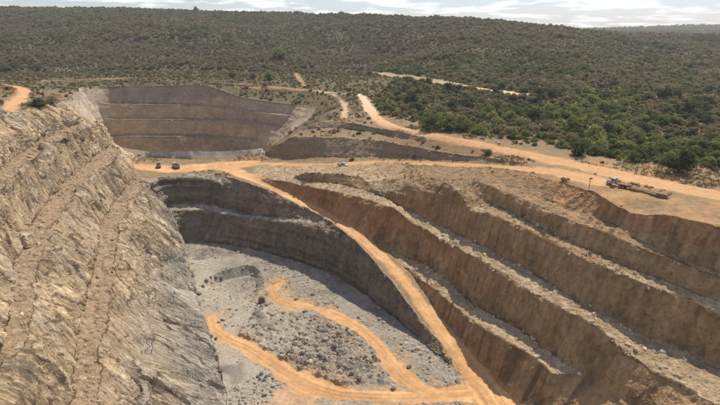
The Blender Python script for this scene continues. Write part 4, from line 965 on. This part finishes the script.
BL = [b if not b[5] else b[:4] + ('%s, %s of the group' % (b[4], ordinal(grp[b[5]].index(b), len(grp[b[5]]))), b[5]) for b in BL]
for i, (px, py, sz, tn_, lb, gp) in enumerate(BL):
    p = hit(px, py); zz = drop(p[0], p[1]) if p[2] < -38 else p[2]
    o = bpy.data.objects.new('boulder', rocks[tn_][i % 4]); C.objects.link(o); o.location = (p[0], p[1], (zz or p[2]) + sz * .18)
    o.scale = (sz * .8, sz * .8, sz * (1.05 if i == 1 else .85)); o.rotation_euler = (random.uniform(-.3, .3), random.uniform(-.3, .3), random.uniform(0, 6.28)); tag(o, lb, 'boulder', gp)
print('rocks t %.1f' % (time.time() - T0))

# ------------------------------------------------------------------ vehicles
MV = {'white': simple('dusty_white_paint', (.34, .325, .30), .45, 0, .5), 'rust': simple('rusty_steel', (.17, .085, .05), .8, 0, .2, .35, 2), 'dark': simple('dark_steel', (.045, .04, .037), .7, 0, .3),
      'rubber': simple('tyre_rubber', (.025, .024, .023), .9, 0, .15, .2, 3, .5), 'glass': simple('cab_glass', (.03, .035, .04), .12, 0, .8, .1, 2, .15), 'deck': simple('worn_deck_planks', (.20, .135, .085), .9, 0, .1, .4, 2),
      'brown': simple('brown_paint', (.30, .205, .13), .7, 0, .3, .25, 3), 'rim': simple('wheel_steel', (.30, .27, .24), .6, .3, .4), 'grey': simple('grey_paint', (.36, .35, .33), .5, 0, .4), 'lamp': simple('lamp_lens', (.7, .66, .58), .2, 0, .6, .05, 2, .1)}
def wheel(parent, c, r, w):
    t = child('wheel', MB().cyl((0, -w * .42, 0), (0, w * .42, 0), r * .6, None, 14).mesh('wheel_disc', MV['rim']), parent, c)
    child('tyre', MB().tyre((0, 0, 0), r, w).mesh('tyre', MV['rubber']), t); return t
def place(name, p0, p1, label, cat, up=0):
    """Empty at p0 facing p0-from-p1 direction (front at +X)"""
    z0 = drop(p0[0], p0[1]); e = empty(name, (p0[0], p0[1], (p0[2] if z0 is None else z0) + up), math.atan2(p0[1] - p1[1], p0[0] - p1[0]))
    e.rotation_euler[1] = -math.atan2(p0[2] - p1[2], math.hypot(p0[0] - p1[0], p0[1] - p1[1])); tag(e, label, cat); return e
# long flatbed: bonneted tractor, front at origin + X axis backwards negative
pa, pb = hit(607, 184), hit(669, 198)
print('truck length', math.dist(pa, pb), 'dist', math.hypot(*pa[:2]))
e = place('flatbed_truck', pa, pb, 'long flatbed truck with pale cab and empty low trailer parked on orange road', 'truck')
TS = .78; e.scale = (TS, TS, TS); LT = math.dist(pa, pb) / TS
child('bonnet', MB().box(-1.9, -.15, -.8, .8, .95, 1.85, .12, (.96, .92, -.03)).mesh('bonnet', MV['white']), e)
child('bumper', MB().box(-.2, .08, -1.2, 1.2, .5, .85, .05).mesh('bumper', MV['dark']), e)
child('grille', MB().box(-.13, -.04, -.55, .55, 1.0, 1.7, .03).mesh('grille', MV['dark']), e)
for sg in (-1, 1):
    child('headlight', MB().cyl((-.12, sg * .72, 1.2), (-.02, sg * .72, 1.2), .14).mesh('headlight', MV['lamp']), e)
    child('mudguard', MB().box(-1.75, -.25, sg * 1.0 - .25, sg * 1.0 + .25, 1.0, 1.22, .1).mesh('mudguard', MV['white']), e)
    child('mirror', MB().box(-2.0, -1.9, sg * 1.5 - .12, sg * 1.5 + .12, 1.9, 2.4, .02).box(-1.96, -1.94, min(sg * 1.2, sg * 1.45), max(sg * 1.2, sg * 1.45), 2.2, 2.24, .01).mesh('mirror', MV['dark']), e)
    d_ = child('door', MB().box(-3.2, -2.1, sg * 1.2 - .03, sg * 1.2 + .03, 1.0, 2.75, .03).mesh('door', MV['white']), e)
    child('side_window', MB().box(-3.1, -2.2, sg * 1.235 - .02, sg * 1.235 + .02, 1.95, 2.65, .03).mesh('side_window', MV['glass']), d_)
cab = child('cab', MB().box(-3.4, -1.9, -1.2, 1.2, .9, 2.95, .14, (.9, .94, -.04)).mesh('cab', MV['white']), e)
child('windscreen', MB().box(-1.99, -1.88, -1.02, 1.02, 1.95, 2.7, .04).mesh('windscreen', MV['glass']), cab)
child('fuel_tank', MB().cyl((-5.0, -.95, .75), (-3.7, -.95, .75), .32).mesh('fuel_tank', MV['rim']), e)
child('exhaust', MB().cyl((-3.55, .9, 1.0), (-3.55, .9, 3.3), .08).mesh('exhaust', MV['dark']), e)
child('chassis', MB().box(-7.2, -.3, -.45, -.25, .7, .95, .02).box(-7.2, -.3, .25, .45, .7, .95, .02).box(-6.9, -6.6, -.5, .5, .7, .9, .02).box(-4.2, -4.0, -.5, .5, .7, .9, .02).mesh('chassis', MV['rust']), e)
child('fifth_wheel', MB().cyl((-5.9, 0, .95), (-5.9, 0, 1.15), .5).mesh('fifth_wheel', MV['dark']), e)
for x in (-1.0, -5.3, -6.6):
    for sg in (-1, 1): wheel(e, (x, sg * 1.0, .52), .52, .34 if x == -1 else .55)
# trailer: gooseneck, long low deck with planks
x0, x1 = -5.2, -LT
child('trailer_gooseneck', MB().box(-7.6, x0, -1.2, 1.2, 1.2, 1.42, .04).box(-8.0, -7.5, -1.1, 1.1, .95, 1.42, .05).mesh('trailer_gooseneck', MV['rust']), e)
child('trailer_beams', MB().box(x1, -7.7, -.75, -.55, .7, 1.0, .03).box(x1, -7.7, .55, .75, .7, 1.0, .03).mesh('trailer_beams', MV['rust']), e)
np_ = int((-7.9 - x1) / .62)
for k in range(np_):
    xx = -7.95 - k * (-7.95 - x1) / np_; child('deck_plank', MB().box(xx - .57, xx, -1.25, 1.25, 1.003, 1.07 + random.uniform(-.01, .01), .012).mesh('deck_plank', MV['deck']), e)
child('toolbox', MB().box(-8.9, -8.1, -.9, .9, 1.08, 1.6, .05).mesh('toolbox', MV['rust']), e)
for x in (x1 + 1.0, x1 + 2.2, x1 + 3.4):
    for sg in (-1, 1): wheel(e, (x, sg * 1.0, .45), .45, .5)
for sg in (-1, 1):
    child('loading_ramp', MB().box(x1 - .12, x1, sg * .8 - .3, sg * .8 + .3, .9, 1.9, .02).mesh('loading_ramp', MV['rust']), e)
for sg in (-1, 1): child('tail_lamp', MB().box(x1 - .05, x1 - .001, sg * 1.1 - .1, sg * 1.1 + .1, .75, .88, .01).mesh('tail_lamp', MV['rust']), e)

def dump_truck(px, py, dx, dy, label, s_=1.0):
    p = hit(px, py); e = empty('dump_truck', (p[0], p[1], p[2] + .02), math.atan2(dy, dx), s_); tag(e, label, 'truck', 'dump trucks on the saddle')
    child('chassis', MB().box(-3.2, 2.9, -.5, .5, .75, 1.0, .03).mesh('chassis', MV['dark']), e)
    c_ = child('cab', MB().box(1.5, 3.1, -1.2, 1.2, .85, 2.75, .12, (.92, .95, -.05)).mesh('cab', MV['white']), e)
    child('windscreen', MB().box(3.02, 3.1, -1.0, 1.0, 1.75, 2.5, .03).mesh('windscreen', MV['glass']), c_)
    for sg in (-1, 1): child('side_window', MB().box(2.0, 2.8, sg * 1.19 - .03, sg * 1.19 + .03, 1.8, 2.5, .02).mesh('side_window', MV['glass']), c_)
    child('bumper', MB().box(3.0, 3.25, -1.2, 1.2, .5, .85, .05).mesh('bumper', MV['dark']), e)
    m = MB().box(-3.4, 1.3, -1.25, 1.25, 1.05, 1.17, .03).box(-3.4, 1.3, -1.25, -1.15, 1.17, 2.35, .03).box(-3.4, 1.3, 1.15, 1.25, 1.17, 2.35, .03).box(1.2, 1.3, -1.15, 1.15, 1.17, 2.6, .03)
    child('dump_body', m.mesh('dump_body', MV['brown']), e)
    child('tailgate', MB().box(-3.5, -3.4, -1.25, 1.25, 1.1, 2.3, .03).mesh('tailgate', MV['brown']), e)
    for x in (2.2, -1.2, -2.5):
        for sg in (-1, 1): wheel(e, (x, sg * 1.0, .52), .52, .45)
    return e
dump_truck(159, 167.2, -.3, .95, 'brown dump truck with pale cab on the orange saddle, left of two', .74)
dump_truck(176, 168, -.62, .78, 'brown dump truck on the orange saddle, right of two', .8)
p = hit(343, 166.6); q = hit(352, 166.4)
e = empty('pickup_truck', (p[0], p[1], p[2] + .03), math.atan2(q[1] - p[1], q[0] - p[0])); tag(e, 'pale grey pickup truck parked on the narrow upper road below the dark face', 'pickup')
child('body', MB().box(-2.6, 2.6, -.92, .92, .55, 1.12, .1).mesh('body', MV['grey']), e)
cb = child('cab', MB().box(-.5, 1.35, -.85, .85, 1.1, 1.85, .1, (.78, .9, -.08)).mesh('cab', MV['grey']), e)
child('windscreen', MB().box(1.0, 1.2, -.7, .7, 1.22, 1.7, .04, (1, .9, -.6)).mesh('windscreen', MV['glass']), cb)
for sg in (-1, 1): child('side_window', MB().box(-.3, .95, sg * .83 - .02, sg * .83 + .02, 1.2, 1.7, .02).mesh('side_window', MV['glass']), cb)
child('load_bed', MB().box(-2.55, -.6, -.9, -.82, 1.12, 1.4, .02).box(-2.55, -.6, .82, .9, 1.12, 1.4, .02).box(-2.6, -2.5, -.82, .82, 1.12, 1.4, .02).mesh('load_bed', MV['grey']), e)
for sg in (-1, 1): child('headlight', MB().box(2.56, 2.63, sg * .68 - .16, sg * .68 + .16, .8, .98, .02).mesh('headlight', MV['lamp']), e)
for x in (1.65, -1.65):
    for sg in (-1, 1): wheel(e, (x, sg * .82, .38), .38, .26)
# sign post by the plateau edge
p = hit(589, 188); e = empty('sign_post', (p[0], p[1], drop(p[0], p[1]) or p[2]), .5); tag(e, 'thin wooden post with a crossboard at the plateau edge, left of flatbed truck', 'post')
child('post', MB().cyl((0, 0, -.3), (0, 0, 3.4), .09, .07, 8).mesh('post', M_bark), e); child('crossboard', MB().box(-.75, .75, -.14, -.09, 2.75, 3.2, .02).mesh('crossboard', MV['deck']), e)
print('done t %.1f' % (time.time() - T0))

# ------------------------------------------------------------------ air
hb = MB(); hz = bpy.data.meshes.new('haze')
X0, X1, Y0, Y1, Z0, Z1 = -4900, 4900, -300, 3600, -60, 110
hz.from_pydata([(x, y, z_) for x in (X0, X1) for y in (Y0, Y1) for z_ in (Z0, Z1)], [], [(0, 1, 3, 2), (4, 6, 7, 5), (0, 4, 5, 1), (2, 3, 7, 6), (0, 2, 6, 4), (1, 5, 7, 3)])
ho = bpy.data.objects.new('haze', hz); C.objects.link(ho); ho['kind'] = 'stuff'; ho['label'] = 'thin pale haze in the air over the pit and hills'
hm = bpy.data.materials.new('haze_air'); hm.use_nodes = True; hn = hm.node_tree.nodes; hn.clear()
hv = hn.new('ShaderNodeVolumePrincipled'); hv.inputs['Density'].default_value = 0.00011; hv.inputs['Color'].default_value = (.92, .95, 1, 1); hv.inputs['Anisotropy'].default_value = .3
hout = hn.new('ShaderNodeOutputMaterial'); hm.node_tree.links.new(hv.outputs[0], hout.inputs['Volume']); hz.materials.append(hm)
